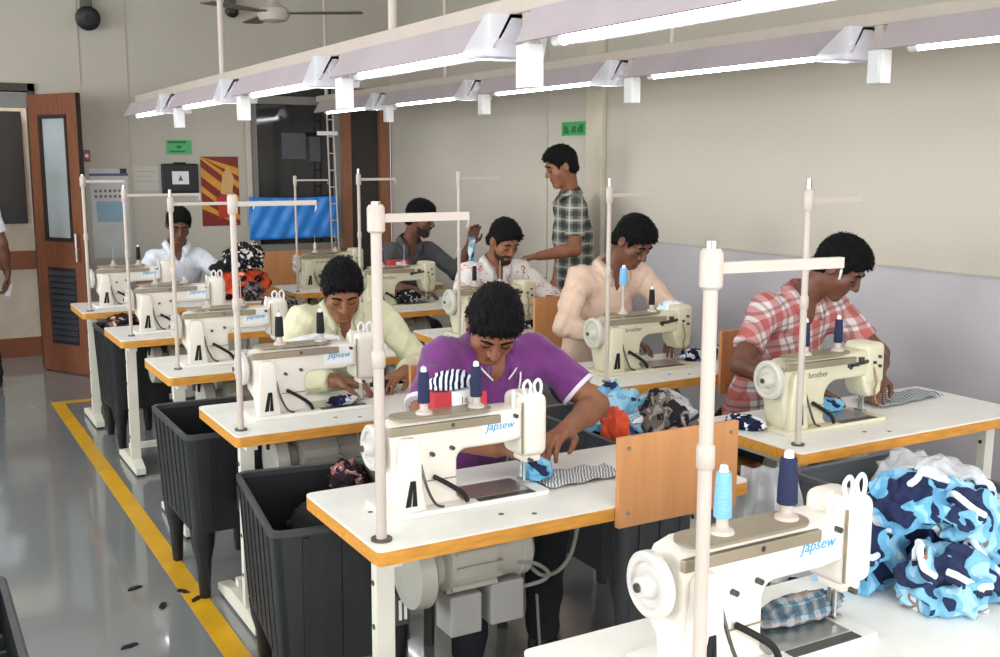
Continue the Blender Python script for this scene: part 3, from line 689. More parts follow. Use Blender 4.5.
# ------------------------------------------------------------------ people: smooth-blended implicit bodies, meshed once per figure
def axis_coords(lo, hi, h, fine, hf):
    xs = [lo]
    while xs[-1] < hi:
        x = xs[-1]; st = h
        for a, b in fine:
            if a - h <= x <= b: st = hf
        xs.append(x + st)
    return np.array(xs)
class Field:
    """list of primitives (kind, params, k); union blends with radius k, 'cut' subtracts"""
    def __init__(s): s.p = []
    def cap(s, a, b, ra, rb, k=.02, flat=None, sc=1.0): s.p.append(('cap', np.array(a, float), np.array(b, float), ra, rb, k, None if flat is None else np.array(flat, float), sc)); return s
    def ell(s, c, r, R=None, k=.02, cut=False): s.p.append(('cut' if cut else 'ell', np.array(c, float), np.array(r, float), np.eye(3) if R is None else R, k)); return s
    def bounds(s):
        lo = np.full(3, 1e9); hi = -lo
        for q in s.p:
            if q[0] == 'cap': r = max(q[3], q[4]) + .01; a = np.minimum(q[1], q[2]) - r; b = np.maximum(q[1], q[2]) + r
            elif q[0] == 'ell': r = q[2].max() + .01; a = q[1] - r; b = q[1] + r
            else: continue
            lo = np.minimum(lo, a); hi = np.maximum(hi, b)
        return lo, hi
    def evaluate(s, X, Y, Z):
        D = np.full((len(X), len(Y), len(Z)), .5, np.float32)
        for q in s.p:
            if q[0] == 'cap': r = max(q[3], q[4]); a = np.minimum(q[1], q[2]) - r; b = np.maximum(q[1], q[2]) + r; k = q[5]
            else: r = q[2].max(); a = q[1] - r; b = q[1] + r; k = q[4]
            m = k + .03
            i0, i1 = np.searchsorted(X, a[0] - m), np.searchsorted(X, b[0] + m); j0, j1 = np.searchsorted(Y, a[1] - m), np.searchsorted(Y, b[1] + m); k0, k1 = np.searchsorted(Z, a[2] - m), np.searchsorted(Z, b[2] + m)
            if i1 <= i0 or j1 <= j0 or k1 <= k0: continue
            x = X[i0:i1, None, None]; y = Y[None, j0:j1, None]; z = Z[None, None, k0:k1]
            if q[0] == 'cap':
                A, B = q[1], q[2]; n = q[6]
                px, py, pz = x - A[0], y - A[1], z - A[2]; d = B - A
                if n is not None:
                    dn = (px * n[0] + py * n[1] + pz * n[2]) * (q[7] - 1); px, py, pz = px + n[0] * dn, py + n[1] * dn, pz + n[2] * dn
                    d = d + n * (d @ n) * (q[7] - 1)
                t = np.clip((px * d[0] + py * d[1] + pz * d[2]) / max(d @ d, 1e-9), 0, 1)
                f = np.sqrt((px - t * d[0]) ** 2 + (py - t * d[1]) ** 2 + (pz - t * d[2]) ** 2) - (q[3] + t * (q[4] - q[3]))
            else:
                C, r3, R = q[1], q[2], q[3]
                px, py, pz = x - C[0], y - C[1], z - C[2]
                u = [(px * R[0, i] + py * R[1, i] + pz * R[2, i]) for i in range(3)]
                k0_ = np.sqrt(sum((u[i] / r3[i]) ** 2 for i in range(3))); k1_ = np.sqrt(sum((u[i] / r3[i] ** 2) ** 2 for i in range(3)))
                f = k0_ * (k0_ - 1) / np.maximum(k1_, 1e-6)
            S = D[i0:i1, j0:j1, k0:k1]
            if q[0] == 'cut':
                f = -f; h = np.clip(.5 - .5 * (f - S) / k, 0, 1) if False else np.clip(.5 + .5 * (f - S) / k, 0, 1)
                D[i0:i1, j0:j1, k0:k1] = S + (f - S) * h + k * h * (1 - h)
            else:
                h = np.clip(.5 + .5 * (S - f) / k, 0, 1)
                D[i0:i1, j0:j1, k0:k1] = S + (f - S) * h - k * h * (1 - h)
        return D
def surface_nets(X, Y, Z, D):
    s = D < 0
    c = np.zeros((len(X) - 1, len(Y) - 1, len(Z) - 1), np.int8)
    for i in (0, 1):
        for j in (0, 1):
            for k in (0, 1): c += s[i:len(X) - 1 + i, j:len(Y) - 1 + j, k:len(Z) - 1 + k]
    I, J, K = np.nonzero((c > 0) & (c < 8)); n = len(I)
    V = np.full(c.shape, -1, np.int32); V[I, J, K] = np.arange(n)
    acc = np.zeros((n, 3)); cnt = np.zeros(n)
    cor = [(i, j, k) for i in (0, 1) for j in (0, 1) for k in (0, 1)]
    for a in range(8):
        for b in range(a + 1, 8):
            if sum(abs(p - q) for p, q in zip(cor[a], cor[b])) != 1: continue
            A, B = cor[a], cor[b]
            da = D[I + A[0], J + A[1], K + A[2]]; db = D[I + B[0], J + B[1], K + B[2]]
            m = (da < 0) != (db < 0); t = np.where(m, da / np.where(m, da - db, 1), 0)
            pa = np.stack([X[I + A[0]], Y[J + A[1]], Z[K + A[2]]], 1); pb = np.stack([X[I + B[0]], Y[J + B[1]], Z[K + B[2]]], 1)
            acc += np.where(m[:, None], pa + t[:, None] * (pb - pa), 0); cnt += m
    P = acc / np.maximum(cnt, 1)[:, None]
    F = []
    for ax in range(3):
        sl = [slice(None)] * 3; sl2 = [slice(None)] * 3
        sl[ax] = slice(0, -1); sl2[ax] = slice(1, None)
        for o in range(3):
            if o != ax: sl[o] = slice(1, -1); sl2[o] = slice(1, -1)
        e = s[tuple(sl)] != s[tuple(sl2)]; q = np.argwhere(e)
        if not len(q): continue
        inside = s[tuple(sl)][e]
        o1, o2 = [o for o in range(3) if o != ax]
        q[:, o1] += 1; q[:, o2] += 1
        def g(d1, d2):
            r = q.copy(); r[:, o1] += d1; r[:, o2] += d2
            return V[r[:, 0], r[:, 1], r[:, 2]]
        f = np.stack([g(-1, -1), g(0, -1), g(0, 0), g(-1, 0)], 1)
        flip = inside if ax != 1 else ~inside
        f[~flip] = f[~flip][:, ::-1]
        F.append(f)
    return P, np.concatenate(F)
def field_object(name, fld, m, parent, org, h=.01, fine=(), hf=.005, post=None, pad=.0):
    lo, hi = fld.bounds(); lo = lo - pad; hi = hi + pad
    ax = [axis_coords(lo[i], hi[i], h, [(a[i], b[i]) for a, b in fine], hf) for i in range(3)]
    D = fld.evaluate(*ax)
    if post is not None: D = post(ax[0][:, None, None], ax[1][None, :, None], ax[2][None, None, :], D).astype(np.float32)
    P, F = surface_nets(*ax, D)
    # light smoothing of the quad surface
    E = np.concatenate([F[:, [0, 1]], F[:, [1, 2]], F[:, [2, 3]], F[:, [3, 0]]])
    for _ in range(1):
        a = np.zeros_like(P); n = np.zeros(len(P))
        for i in range(3): a[:, i] = np.bincount(E[:, 0], P[E[:, 1], i], len(P)) + np.bincount(E[:, 1], P[E[:, 0], i], len(P))
        n = np.bincount(E[:, 0], minlength=len(P)) + np.bincount(E[:, 1], minlength=len(P))
        P = P * .6 + .4 * a / np.maximum(n, 1)[:, None]
    P = P - np.array(org)
    me = bpy.data.meshes.new(name); me.vertices.add(len(P)); me.vertices.foreach_set('co', P.astype(np.float32).ravel())
    me.loops.add(F.size); me.loops.foreach_set('vertex_index', F.astype(np.int32).ravel())
    me.polygons.add(len(F)); me.polygons.foreach_set('loop_start', np.arange(0, F.size, 4, dtype=np.int32)); me.polygons.foreach_set('loop_total', np.full(len(F), 4, np.int32))
    me.update(calc_edges=True); me.validate()
    return link(name, me, m, parent, 'all')
def nrm(v): v = np.array(v, float); return v / np.linalg.norm(v)
def hand_prims(f, w, d, n, side, curl=.5, sc=1.0):
    """w wrist, d direction of the fingers, n outward normal of the palm (the way fingers curl), side +1/-1: which side the thumb leaves on"""
    d = nrm(d); n = np.array(n, float); n = nrm(n - d * (n @ d)); s = np.cross(d, n) * side
    kn = w + d * .088 * sc
    for i, o in enumerate((.03, .01, -.01, -.028)):
        k = kn + s * o * sc + d * (-.004 * abs(i - 1) * sc)
        f.cap(w + s * o * .55 * sc, k, .0155 * sc, .0125 * sc, .014)
        L = (.042, .047, .043, .033)[i] * sc; p = k; an = curl * .55
        for j in range(3):
            dd = d * math.cos(an) + n * math.sin(an) + s * (o * 1.4) * (1 - j * .4); dd = nrm(dd)
            q = p + dd * L * (1, .68, .55)[j]
            f.cap(p, q, (.0098, .0088, .008)[j] * sc, (.0088, .008, .0068)[j] * sc, .004); p = q; an += curl * .75
    b = w + d * .02 * sc + s * .024 * sc
    t1 = b + (d * .6 + s * .62 + n * .35) * .045 * sc; t2 = t1 + nrm(d * .85 + s * .1 + n * .45) * .034 * sc; t3 = t2 + nrm(d * .9 - s * .1 + n * .5) * .024 * sc
    f.cap(b, t1, .016 * sc, .0115 * sc, .012).cap(t1, t2, .0112 * sc, .0098 * sc, .004).cap(t2, t3, .0096 * sc, .0075 * sc, .004)
    return kn
def person(lab, loc, J, skin, shirt, trousers, hair=True, near=False, beard=False, sleeve='short', collar=None, stand=False, hs=1.0, cuff=None, shoes=True, stubble=None, slim=1.0):
    """J: joints in world space; head orientation from J['look'] (face direction) and J['hup'] (crown direction)"""
    root = thing('person', lab, 'person', loc)
    g = {k: np.array(v, float) for k, v in J.items() if not isinstance(v, (float, int))}
    C = g['head']; fw = nrm(g['look']); up = g.get('hup', np.array((0, 0, 1.))); up = nrm(up - fw * (up @ fw)); rt = np.cross(fw, up)
    Rm = np.stack([rt, up, fw], 1)
    def H(a, b, c): return C + Rm @ (np.array((a, b, c)) * hs)
    sl, sr, ch, pv, nb = g['sl'], g['sr'], g['chest'], g['pelvis'], g['neck']
    side = nrm(sr - sl); spine = nrm(nb - pv); front = nrm(np.cross(spine, side))
    if front @ (ch * 0 + fw * np.array((1, 1, 0))) < 0: front = -front
    f = Field()
    # trunk
    f.cap(pv, ch, .145 * slim, .15 * slim, .05, front, 1.45).cap(sl * .85 + sr * .15 - spine * .03, sr * .85 + sl * .15 - spine * .03, .075, .075, .06)
    f.cap(ch, nb - spine * .04, .14 * slim, .075, .06, front, 1.4).cap(nb - spine * .05, H(0, -.06, -.025), .06, .056, .03)
    # head
    f.ell(H(0, .03, -.012), np.array((.077, .098, .098)) * hs, Rm, .02).ell(H(0, -.045, .02), np.array((.062, .072, .07)) * hs, Rm, .03)
    f.cap(H(-.014, -.104, .064), H(.014, -.104, .064), .02 * hs, .02 * hs, .025)
    f.cap(H(-.036, .028, .076), H(.036, .028, .076), .013, .013, .014)
    f.cap(H(-.048, -.03, .052), H(-.04, -.012, .062), .018, .016, .02).cap(H(.048, -.03, .052), H(.04, -.012, .062), .018, .016, .02)
    for s in (-1, 1): f.ell(H(s * .033, .004, .097), np.array((.018, .012, .014)) * hs, Rm, .01, True)
    for s in (-1, 1): f.ell(H(s * .032, .005, .073), np.array((.0145, .0125, .0125)) * hs, Rm, .003)
    f.cap(H(0, .018, .086), H(0, -.026, .108), .0085, .0125, .008).ell(H(-.013, -.031, .095), np.array((.009, .008, .01)), Rm, .006).ell(H(.013, -.031, .095), np.array((.009, .008, .01)), Rm, .006)
    f.cap(H(-.019, -.061, .082), H(.019, -.061, .082), .0065, .0065, .006).cap(H(-.016, -.073, .081), H(.016, -.073, .081), .0075, .0075, .006)
    for s in (-1, 1): f.ell(H(s * .079, .0, -.008), np.array((.010, .033, .021)), Rm, .008).ell(H(s * .088, .002, -.004), np.array((.006, .02, .011)), Rm, .004, True)
    # arms and hands
    wr = []
    for a, b, c, hd, pn, th, cu in (('sl', 'el', 'wl', 'hl', 'nl', g.get('tl', 1), J.get('cl', .6)), ('sr', 'er', 'wr', 'hr', 'nr', g.get('tr', 1), J.get('cr', .6))):
        f.cap(g[a], g[b], .055 * slim, .042 * slim, .035); f.cap(g[b], g[b] * .65 + g[c] * .35, .043, .042, .02); f.cap(g[b] * .65 + g[c] * .35, g[c], .042, .028, .02)
        tside = J.get('tl', 1) if a == 'sl' else J.get('tr', -1)
        hand_prims(f, g[c], g[hd], g[pn], tside, cu); wr.append(g[c] + nrm(g[hd]) * .09)
    # legs
    for s, (k, a, t) in (('l', ('kl', 'al', 'tol')), ('r', ('kr', 'ar', 'tor'))):
        hip = pv + side * (.09 if s == 'r' else -.09)
        f.cap(hip, g[k], .085, .055, .04).cap(g[k], g[k] * .6 + g[a] * .4, .055, .052, .03).cap(g[k] * .6 + g[a] * .4, g[a], .052, .036, .03).cap(g[a] - np.array((0, 0, .03)), g[t], .036, .03, .02)
    hf = .0042 if near else .0065; hc = .010 if near else .015
    fine = [(C - .14, C + .14)] + [(w - .11, w + .11) for w in wr]
    body = field_object('body', f, skin, root, loc, hc, fine, hf)
    # hair
    if hair:
        fh = Field().ell(H(0, .034, -.012), np.array((.083, .104, .104)) * hs, Rm, .02).ell(H(0, .05, .03), np.array((.07, .075, .075)) * hs, Rm, .03).cap(H(-.05, -.03, -.06), H(.05, -.03, -.06), .03, .03, .03)
        def cut(x, y, z, D):
            dx, dy, dz = x - C[0], y - C[1], z - C[2]
            r_ = (dx * rt[0] + dy * rt[1] + dz * rt[2]) / hs; u = (dx * up[0] + dy * up[1] + dz * up[2]) / hs; w = (dx * fw[0] + dy * fw[1] + dz * fw[2]) / hs
            hl = np.interp(w, [-.12, -.06, -.025, -.02, .022, .034, .055, .08, .12], [-.075, -.07, -.04, .02, .02, -.008, .045, .062, .075])
            hl = hl + .010 * np.cos(r_ * 38) * (w > .05) + .004 * np.sin(r_ * 310 + w * 120) + .003 * np.sin(r_ * 170 - w * 260)
            nz = .0022 * np.sin(r_ * 300 + 12 * np.sin(w * 30) + 30 * u) * np.sin(w * 70 + 40 * u) + .0018 * np.sin(r_ * 420 + w * 60)
            thin = .0085 * np.exp(-np.maximum(u - hl, 0) / .014)
            return np.maximum(D + nz * (1 if near else 1.3) + thin - .004, (hl - u) * .8)
        ho = field_object('hair', fh, M_HAIR, root, loc, .0042 if near else .0065, post=cut, pad=.012)
        # short combed locks over the cap of hair, part of the same mesh
        bm = bmesh.new(); bm.from_mesh(ho.data); bm.normal_update(); bm.verts.ensure_lookup_table()
        rnd = random.Random(int(loc[0] * 100)); vs = bm.verts[:]; crown = Vector(H(.01, .11, -.045)) - Vector(loc)
        pick = rnd.sample(vs, min(len(vs), 2600 if near else 1100)); k_ = 1 if near else 1.35
        new = []
        for v in pick:
            n = v.normal; d = v.co - crown + Vector((rnd.uniform(-1, 1), rnd.uniform(-1, 1), rnd.uniform(-1, 1))) * .03; d = d - n * d.dot(n)
            if d.length < 1e-4 or n.length < .5: continue
            d.normalize(); sd_ = n.cross(d); L_ = rnd.uniform(.010, .021); w_ = rnd.uniform(.0012, .0024) * k_; r0 = v.co - n * .001
            a = r0 - sd_ * w_; b_ = r0 + sd_ * w_; mid = r0 + d * L_ * .55 + n * rnd.uniform(.0025, .0055); tip = r0 + d * L_ + n * rnd.uniform(-.001, .0045)
            new.append((a, b_, mid + sd_ * w_ * .8, mid - sd_ * w_ * .8, tip))
        for a, b_, c_, d_, e_ in new:
            q = [bm.verts.new(x_) for x_ in (a, b_, c_, d_, e_)]; bm.faces.new(q[:4]); bm.faces.new((q[3], q[2], q[4]))
        bm.to_mesh(ho.data); bm.free()
        eb = MB()
        for s in (-1, 1):
            eb.tube([Vector(H(s * .013, .027, .0915)) - Vector(loc), Vector(H(s * .031, .034, .0895)) - Vector(loc), Vector(H(s * .049, .028, .079)) - Vector(loc)], .0044, 6)
        o = eb.build('eyebrows', M_HAIR, root); o['kind'] = 'stuff'
        el = MB()
        for s in (-1, 1): el.tube([Vector(H(s * .019, .0005, .083)) - Vector(loc), Vector(H(s * .032, -.003, .087)) - Vector(loc), Vector(H(s * .046, .001, .078)) - Vector(loc)], .0022, 6)
        o = el.build('eyelashes', M_EYE, root); o['kind'] = 'stuff'
    if beard:
        fb = Field().ell(H(0, -.045, .02), np.array((.0645, .0745, .0725)) * hs, Rm, .03).cap(H(-.014, -.104, .064), H(.014, -.104, .064), .0225, .0225, .025).cap(H(-.026, -.048, .09), H(.026, -.048, .09), .007, .007, .006)
        def cutb(x, y, z, D):
            dx, dy, dz = x - C[0], y - C[1], z - C[2]
            r_ = (dx * rt[0] + dy * rt[1] + dz * rt[2]); u = (dx * up[0] + dy * up[1] + dz * up[2]); w = (dx * fw[0] + dy * fw[1] + dz * fw[2])
            top = np.interp(np.abs(r_), [0, .03, .045, .056, .065], [-.042, -.044, -.06, -.03, .0])
            mouth = np.sqrt((r_ / .024) ** 2 + ((u + .067) / .012) ** 2) - 1
            d = np.maximum(D + .002 * np.sin(r_ * 300) * np.sin(u * 280), (u - top) * .8)
            d = np.maximum(d, -(mouth * .012)); return np.maximum(d, (-.0 - w) * .8)
        field_object('beard', fb, mat('beard_stubble', '#2a1d18', .7, var=.3, scale=120, bump=.5, bscale=200), root, loc, .0045, post=cutb, pad=.01)
    # shirt
    f2 = Field(); gr = .014
    f2.cap(pv + spine * (.0 if not stand else -.10), ch, .155 * slim + gr, .158 * slim + gr, .05, front, 1.38).cap(sl * .88 + sr * .12 - spine * .03, sr * .88 + sl * .12 - spine * .03, .082, .082, .06)
    f2.cap(ch, nb - spine * .045, .15 * slim + gr, .082, .06, front, 1.34).cap(nb - spine * .06, nb + spine * .008, .082, .07, .03)
    ends = []
    for a, b, c in (('sl', 'el', 'wl'), ('sr', 'er', 'wr')):
        if sleeve == 'short':
            e = g[a] + (g[b] - g[a]) * .72
            f2.cap(g[a], e, .066, .064, .035); ends.append((e, nrm(g[b] - g[a]), .064))
        else:
            q = .9 if sleeve == 'long' else .45
            e = g[b] + (g[c] - g[b]) * q
            f2.cap(g[a], g[b], .066, .057, .035).cap(g[b], e, .057, .046, .025); ends.append((e, nrm(g[c] - g[b]), .048))
    ph = (loc[0] * 7.3, loc[1] * 3.1)
    hips = pv - spine * (.06 if not stand else .14)
    def wrinkle(x, y, z, D):
        w1 = np.sin(x * 23 + y * 31 + z * 47 + ph[0]) * np.sin(x * 41 - y * 17 + z * 19 + ph[1]) + .7 * np.sin(z * 70 + 9 * np.sin(x * 14 + ph[1]) + 7 * np.sin(y * 13)) * np.sin(x * 22 - y * 26 + ph[0])
        D = D + .0048 * w1
        for e, d, r in ends:
            dx, dy, dz = x - e[0], y - e[1], z - e[2]
            t = dx * d[0] + dy * d[1] + dz * d[2]; rr = np.sqrt(dx * dx + dy * dy + dz * dz)
            D = np.where(rr < r + .05, np.maximum(D, t), D)
        # neck opening, deeper in front
        dx, dy, dz = x - nb[0], y - nb[1], z - nb[2]
        t = dx * spine[0] + dy * spine[1] + dz * spine[2]; fr = dx * front[0] + dy * front[1] + dz * front[2]; sd = dx * side[0] + dy * side[1] + dz * side[2]
        rad = np.sqrt(fr * fr + sd * sd)
        D = np.where(rad < .088, np.maximum(D, t - (.02 - fr * .2)), D)
        vv = np.sqrt(((fr - .08) / .06) ** 2 + (sd / .024) ** 2 + ((t + .02) / .075) ** 2) - 1
        D = np.maximum(D, -vv * .03)
        return np.maximum(D, (hips - np.array((0, 0, 0)))[2] * 0 + ((hips[0] - x) * spine[0] + (hips[1] - y) * spine[1] + (hips[2] - z) * spine[2]))
    sh = field_object('shirt', f2, shirt, root, loc, .0085 if near else .013, post=wrinkle, pad=.01)
    L = Vector(loc)
    # collar: two folded leaves round the neck
    if collar is not None:
        cb = MB(); n = 22; rows = []
        for i in range(n + 1):
            a = math.radians(25 + 310 * i / n)
            fr, sd = math.cos(a), math.sin(a)
            drop = max(0, fr) ** 2
            base = nb + spine * (.012 - .05 * drop) + front * (fr * .074 + .012) + side * sd * .079
            top = nb + spine * (.046 - .055 * drop) + front * (fr * .072 + .016) + side * sd * .074
            out = nb + spine * (.004 - .075 * drop) + front * (fr * .100 + .02 + .016 * drop) + side * sd * .106
            rows.append([cb.bm.verts.new(Vector(p) - L) for p in (base, top, out)])
        for A, B in zip(rows, rows[1:]):
            for j in range(2): cb.bm.faces.new((A[j], B[j], B[j + 1], A[j + 1]))
        co = cb.build('collar', collar, root, 'all'); md = co.modifiers.new('thickness', 'SOLIDIFY'); md.thickness = .004
    if cuff is not None:
        for (e, d, r) in ends:
            q = Vector((0, 0, 1)).rotation_difference(Vector(d)); cb = MB()
            cb.lathe(Vector(e) - L - Vector(d) * .014, d, [(0, r + .003), (.0, r + .006), (.012, r + .006), (.015, r + .002), (.014, r - .006)], 24).build('sleeve_trim', cuff, root)
    # trousers and shoes
    f3 = Field().cap(pv - spine * .01, pv + spine * (.08 if stand else .05), .15, .148, .04, front, 1.4)
    for s, k, a in ((-1, 'kl', 'al'), (1, 'kr', 'ar')):
        hip = pv + side * s * .09
        f3.cap(hip, g[k], .1, .075, .045).cap(g[k], g[a] + np.array((0, 0, .02)), .074, .058, .03)
    def wr3(x, y, z, D): return np.maximum(D + .004 * np.sin(z * 45 + x * 20) * np.sin(y * 37 + x * 30), .045 - z)
    field_object('trousers', f3, trousers, root, loc, .014, post=wr3, pad=.01)
    for a, t in (('al', 'tol'), ('ar', 'tor')):
        A, T = g[a], g[t]; fs = Field().cap((A[0], A[1], .045), (T[0], T[1], .035), .045, .04, .02).cap((A[0], A[1], .09), (A[0], A[1], .05), .045, .045, .03)
        field_object('shoe', fs, M_BLACK, root, loc, .012, post=lambda x, y, z, D: np.maximum(D, .002 - z), pad=.01)
    return root, H, g
def stool(x, y, who):
    t = thing('work_stool', 'plain wooden stool seating the ' + who, 'stool', (x, y, 0), 0, 'stools under the workers')
    MB().box(-.17, .17, -.14, .14, .365, .395, .008).build('seat', M_BOARD, t, False)
    for sx in (-1, 1):
        for sy in (-1, 1): MB().bar((sx * .15, sy * .12, 0), (sx * .135, sy * .105, .365), .03, .03).build('leg', M_DSTEEL, t, False)
    MB().bar((-.14, 0, .15), (.14, 0, .15), .02, .02).build('stretcher', M_DSTEEL, t, False)
def seated(x, y, lean=.16, ch=.80):
    """default lower body for a worker on a stool behind the table, facing -y"""
    J = dict(pelvis=(x, y + .20, .53), chest=(x, y + .10, .86), kl=(x - .14, y - .20, .50), kr=(x + .14, y - .20, .50), al=(x - .15, y - .18, .09), ar=(x + .15, y - .16, .09), tol=(x - .17, y - .32, .04), tor=(x + .17, y - .30, .04))
    return J
TR_D = mat('trousers_dark', '#1b1c22', .85, var=.15, bump=.2, bscale=80)
TR_B = mat('trousers_blue', '#2b3242', .85, var=.15, bump=.2, bscale=80)

# man in the purple polo shirt
M_PURP = mat('purple_knit', '#6b2c70', .85, var=.1, scale=20, bump=.3, bscale=220, sheen=.2)
M_TRIM = mat('white_knit', '#d9cfd8', .85)
J = seated(1.70, 3.12); J.update(head=(1.645, 2.935, 1.185), look=(-.28, -.60, -.75), hup=(-.2, -.7, .7), neck=(1.70, 3.07, 1.10), sl=(1.52, 3.06, 1.07), sr=(1.885, 3.06, 1.055), chest=(1.70, 3.16, .88), pelvis=(1.70, 3.34, .53),
    el=(1.36, 2.90, .885), wl=(1.535, 2.72, .845), hl=(.9, -.35, -.05), nl=(0, -.2, -1), er=(2.02, 2.90, .885), wr=(1.80, 2.745, .865), hr=(-.86, -.5, -.08), nr=(-.1, -.2, -1), tl=-1, tr=1)
p1, Hh, g1 = person('man in purple polo shirt bending over the sewing machine', (1.70, 3.2, 0), J, M_SKIN, M_PURP, TR_D, near=True, collar=M_PURP, cuff=M_TRIM)
stool(1.70, 3.36, 'man in the purple polo shirt')
L = Vector((1.70, 3.2, 0))
def on_chest(p, s, t, out):   # point on the shirt front
    side = nrm(g1['sr'] - g1['sl']); sp = nrm(g1['neck'] - g1['pelvis']); fr = nrm(np.cross(sp, side)); fr = fr if fr[1] < 0 else -fr
    return Vector(g1['neck'] + side * s + sp * t + fr * out) - L
for s in (-1, 1):
    MB().tube([on_chest(0, s * .03, -.06, .125), on_chest(0, s * .075, -.02, .09), on_chest(0, s * .09, .012, .02)], .003).build('collar_piping', M_TRIM, p1)
MB().tube([on_chest(0, .085, .02, .0), on_chest(0, .082, -.04, .10), on_chest(0, .075, -.12, .135), on_chest(0, .08, -.22, .135)], .003).build('white_cord', M_PAPER, p1)
for k, (s0, s1, t0, t1) in enumerate(((.035, .055, -.165, -.162), (.058, .075, -.162, -.159), (.078, .095, -.158, -.156), (.05, .062, -.182, -.18), (.066, .085, -.18, -.178))):
    MB().tube([on_chest(0, s0, t0, .153), on_chest(0, s1, t1, .153)], .0034, 6).build('chest_emblem', M_TRIM, p1)
# man in the pale yellow shirt
M_YEL = mat('pale_yellow_cotton', '#d3d1b0', .85, var=.06, bump=.3, bscale=90)
J = seated(1.66, 4.36); J.update(head=(1.62, 4.19, 1.165), look=(-.22, -.80, -.56), hup=(-.15, -.5, .85), neck=(1.66, 4.33, 1.07), sl=(1.485, 4.33, 1.03), sr=(1.845, 4.33, 1.03), chest=(1.66, 4.40, .86), pelvis=(1.66, 4.56, .53),
    el=(1.35, 4.20, .83), wl=(1.52, 4.02, .82), hl=(.8, -.5, -.1), nl=(0, -.2, -1), er=(1.99, 4.21, .82), wr=(1.82, 4.02, .825), hr=(-.8, -.5, -.1), nr=(-.1, -.1, -1), tl=-1, tr=1)
person('man in pale yellow shirt looking down at his sewing', (1.66, 4.4, 0), J, M_SKIN, M_YEL, TR_B, near=True, collar=M_YEL, sleeve='long')
stool(1.66, 4.58, 'man in the pale yellow shirt')
# man in the red plaid shirt
M_RED = plaidmat('red_plaid', '#cdc3c0', '#a83a34', '#6f3a44', 11, (0, .25, 0), .44, .12)
J = seated(3.28, 3.34); J.update(head=(3.36, 3.10, 1.27), look=(.34, -.70, -.60), hup=(.2, -.45, .85), neck=(3.29, 3.24, 1.15), sl=(3.10, 3.25, 1.10), sr=(3.47, 3.22, 1.08), chest=(3.28, 3.32, .90), pelvis=(3.28, 3.50, .53),
    el=(2.90, 3.16, .90), wl=(3.02, 2.94, .825), hl=(.75, -.6, -.1), nl=(0, -.2, -1), er=(3.57, 3.06, .90), wr=(3.36, 2.88, .85), hr=(-.75, -.6, -.1), nr=(-.1, -.1, -1), tl=-1, tr=1)
person('man in red and white plaid shirt leaning over his machine', (3.28, 3.4, 0), J, M_SKIN2, M_RED, TR_D, near=True, collar=M_RED)
stool(3.28, 3.52, 'man in the red plaid shirt')
# man in the peach shirt
M_PEACH = mat('peach_cotton', '#d8bba6', .85, var=.06, bump=.3, bscale=90)
J = seated(3.14, 4.50); J.update(head=(3.20, 4.29, 1.305), look=(.16, -.78, -.60), hup=(.1, -.5, .85), neck=(3.15, 4.42, 1.175), sl=(2.965, 4.42, 1.125), sr=(3.335, 4.42, 1.125), chest=(3.14, 4.48, .92), pelvis=(3.14, 4.64, .53),
    el=(2.82, 4.32, .91), wl=(3.0, 4.12, .85), hl=(.8, -.5, -.1), nl=(0, -.2, -1), er=(3.48, 4.28, .90), wr=(3.30, 4.06, .85), hr=(-.75, -.6, -.1), nr=(-.1, -.1, -1), tl=-1, tr=1)
person('man in peach shirt bowing his head behind his machine', (3.14, 4.5, 0), J, M_SKIN2, M_PEACH, TR_B, near=True, collar=M_PEACH, sleeve='long')
stool(3.14, 4.66, 'man in the peach shirt')
# bearded man in white
M_WSH = mat('white_cotton', '#dcd6d2', .85, var=.04, bump=.3, bscale=90)
M_WPR = patmat('white_red_print', ['#dcd6d2', '#c46a68', '#dcd6d2'], 30, .85, 1, .3, [0, .6, .66])
J = seated(3.12, 5.66); J.update(head=(3.13, 5.46, 1.235), look=(.05, -.85, -.50), hup=(0, -.4, .9), neck=(3.13, 5.58, 1.10), sl=(2.95, 5.58, 1.05), sr=(3.31, 5.58, 1.05), chest=(3.13, 5.64, .88), pelvis=(3.13, 5.80, .53),
    el=(2.84, 5.48, .86), wl=(2.98, 5.28, .83), hl=(.8, -.5, -.1), nl=(0, -.2, -1), er=(3.46, 5.46, .88), wr=(3.32, 5.27, .84), hr=(-.75, -.6, -.1), nr=(-.1, -.1, -1), tl=-1, tr=1)
person('bearded man in white shirt with faint red print sewing', (3.12, 5.7, 0), J, M_SKIN, M_WPR, TR_D, beard=True, collar=M_WSH, sleeve='mid')
stool(3.12, 5.82, 'bearded man in white')
# man in the dark grey shirt, reaching up to the thread
M_DGR = mat('dark_grey_cotton', '#4a4a4c', .85, var=.08, bump=.3, bscale=90)
J = seated(3.20, 7.08); J.update(head=(3.27, 6.90, 1.30), look=(.62, -.72, -.26), hup=(.1, -.2, .95), neck=(3.22, 7.0, 1.13), sl=(3.05, 6.98, 1.07), sr=(3.40, 7.02, 1.06), chest=(3.21, 7.06, .88), pelvis=(3.20, 7.22, .53),
    el=(2.92, 6.84, .85), wl=(3.10, 6.62, .82), hl=(.8, -.5, -.1), nl=(0, -.2, -1), er=(3.55, 6.90, .90), wr=(3.60, 6.76, 1.12), hr=(.1, -.3, .9), nr=(-.4, -.8, -.3), tl=-1, tr=1)
person('bearded man in dark grey shirt reaching up towards the thread', (3.20, 7.1, 0), J, M_SKIN2, M_DGR, TR_D, beard=True, collar=M_DGR, sleeve='mid')
stool(3.20, 7.24, 'man in the dark grey shirt')
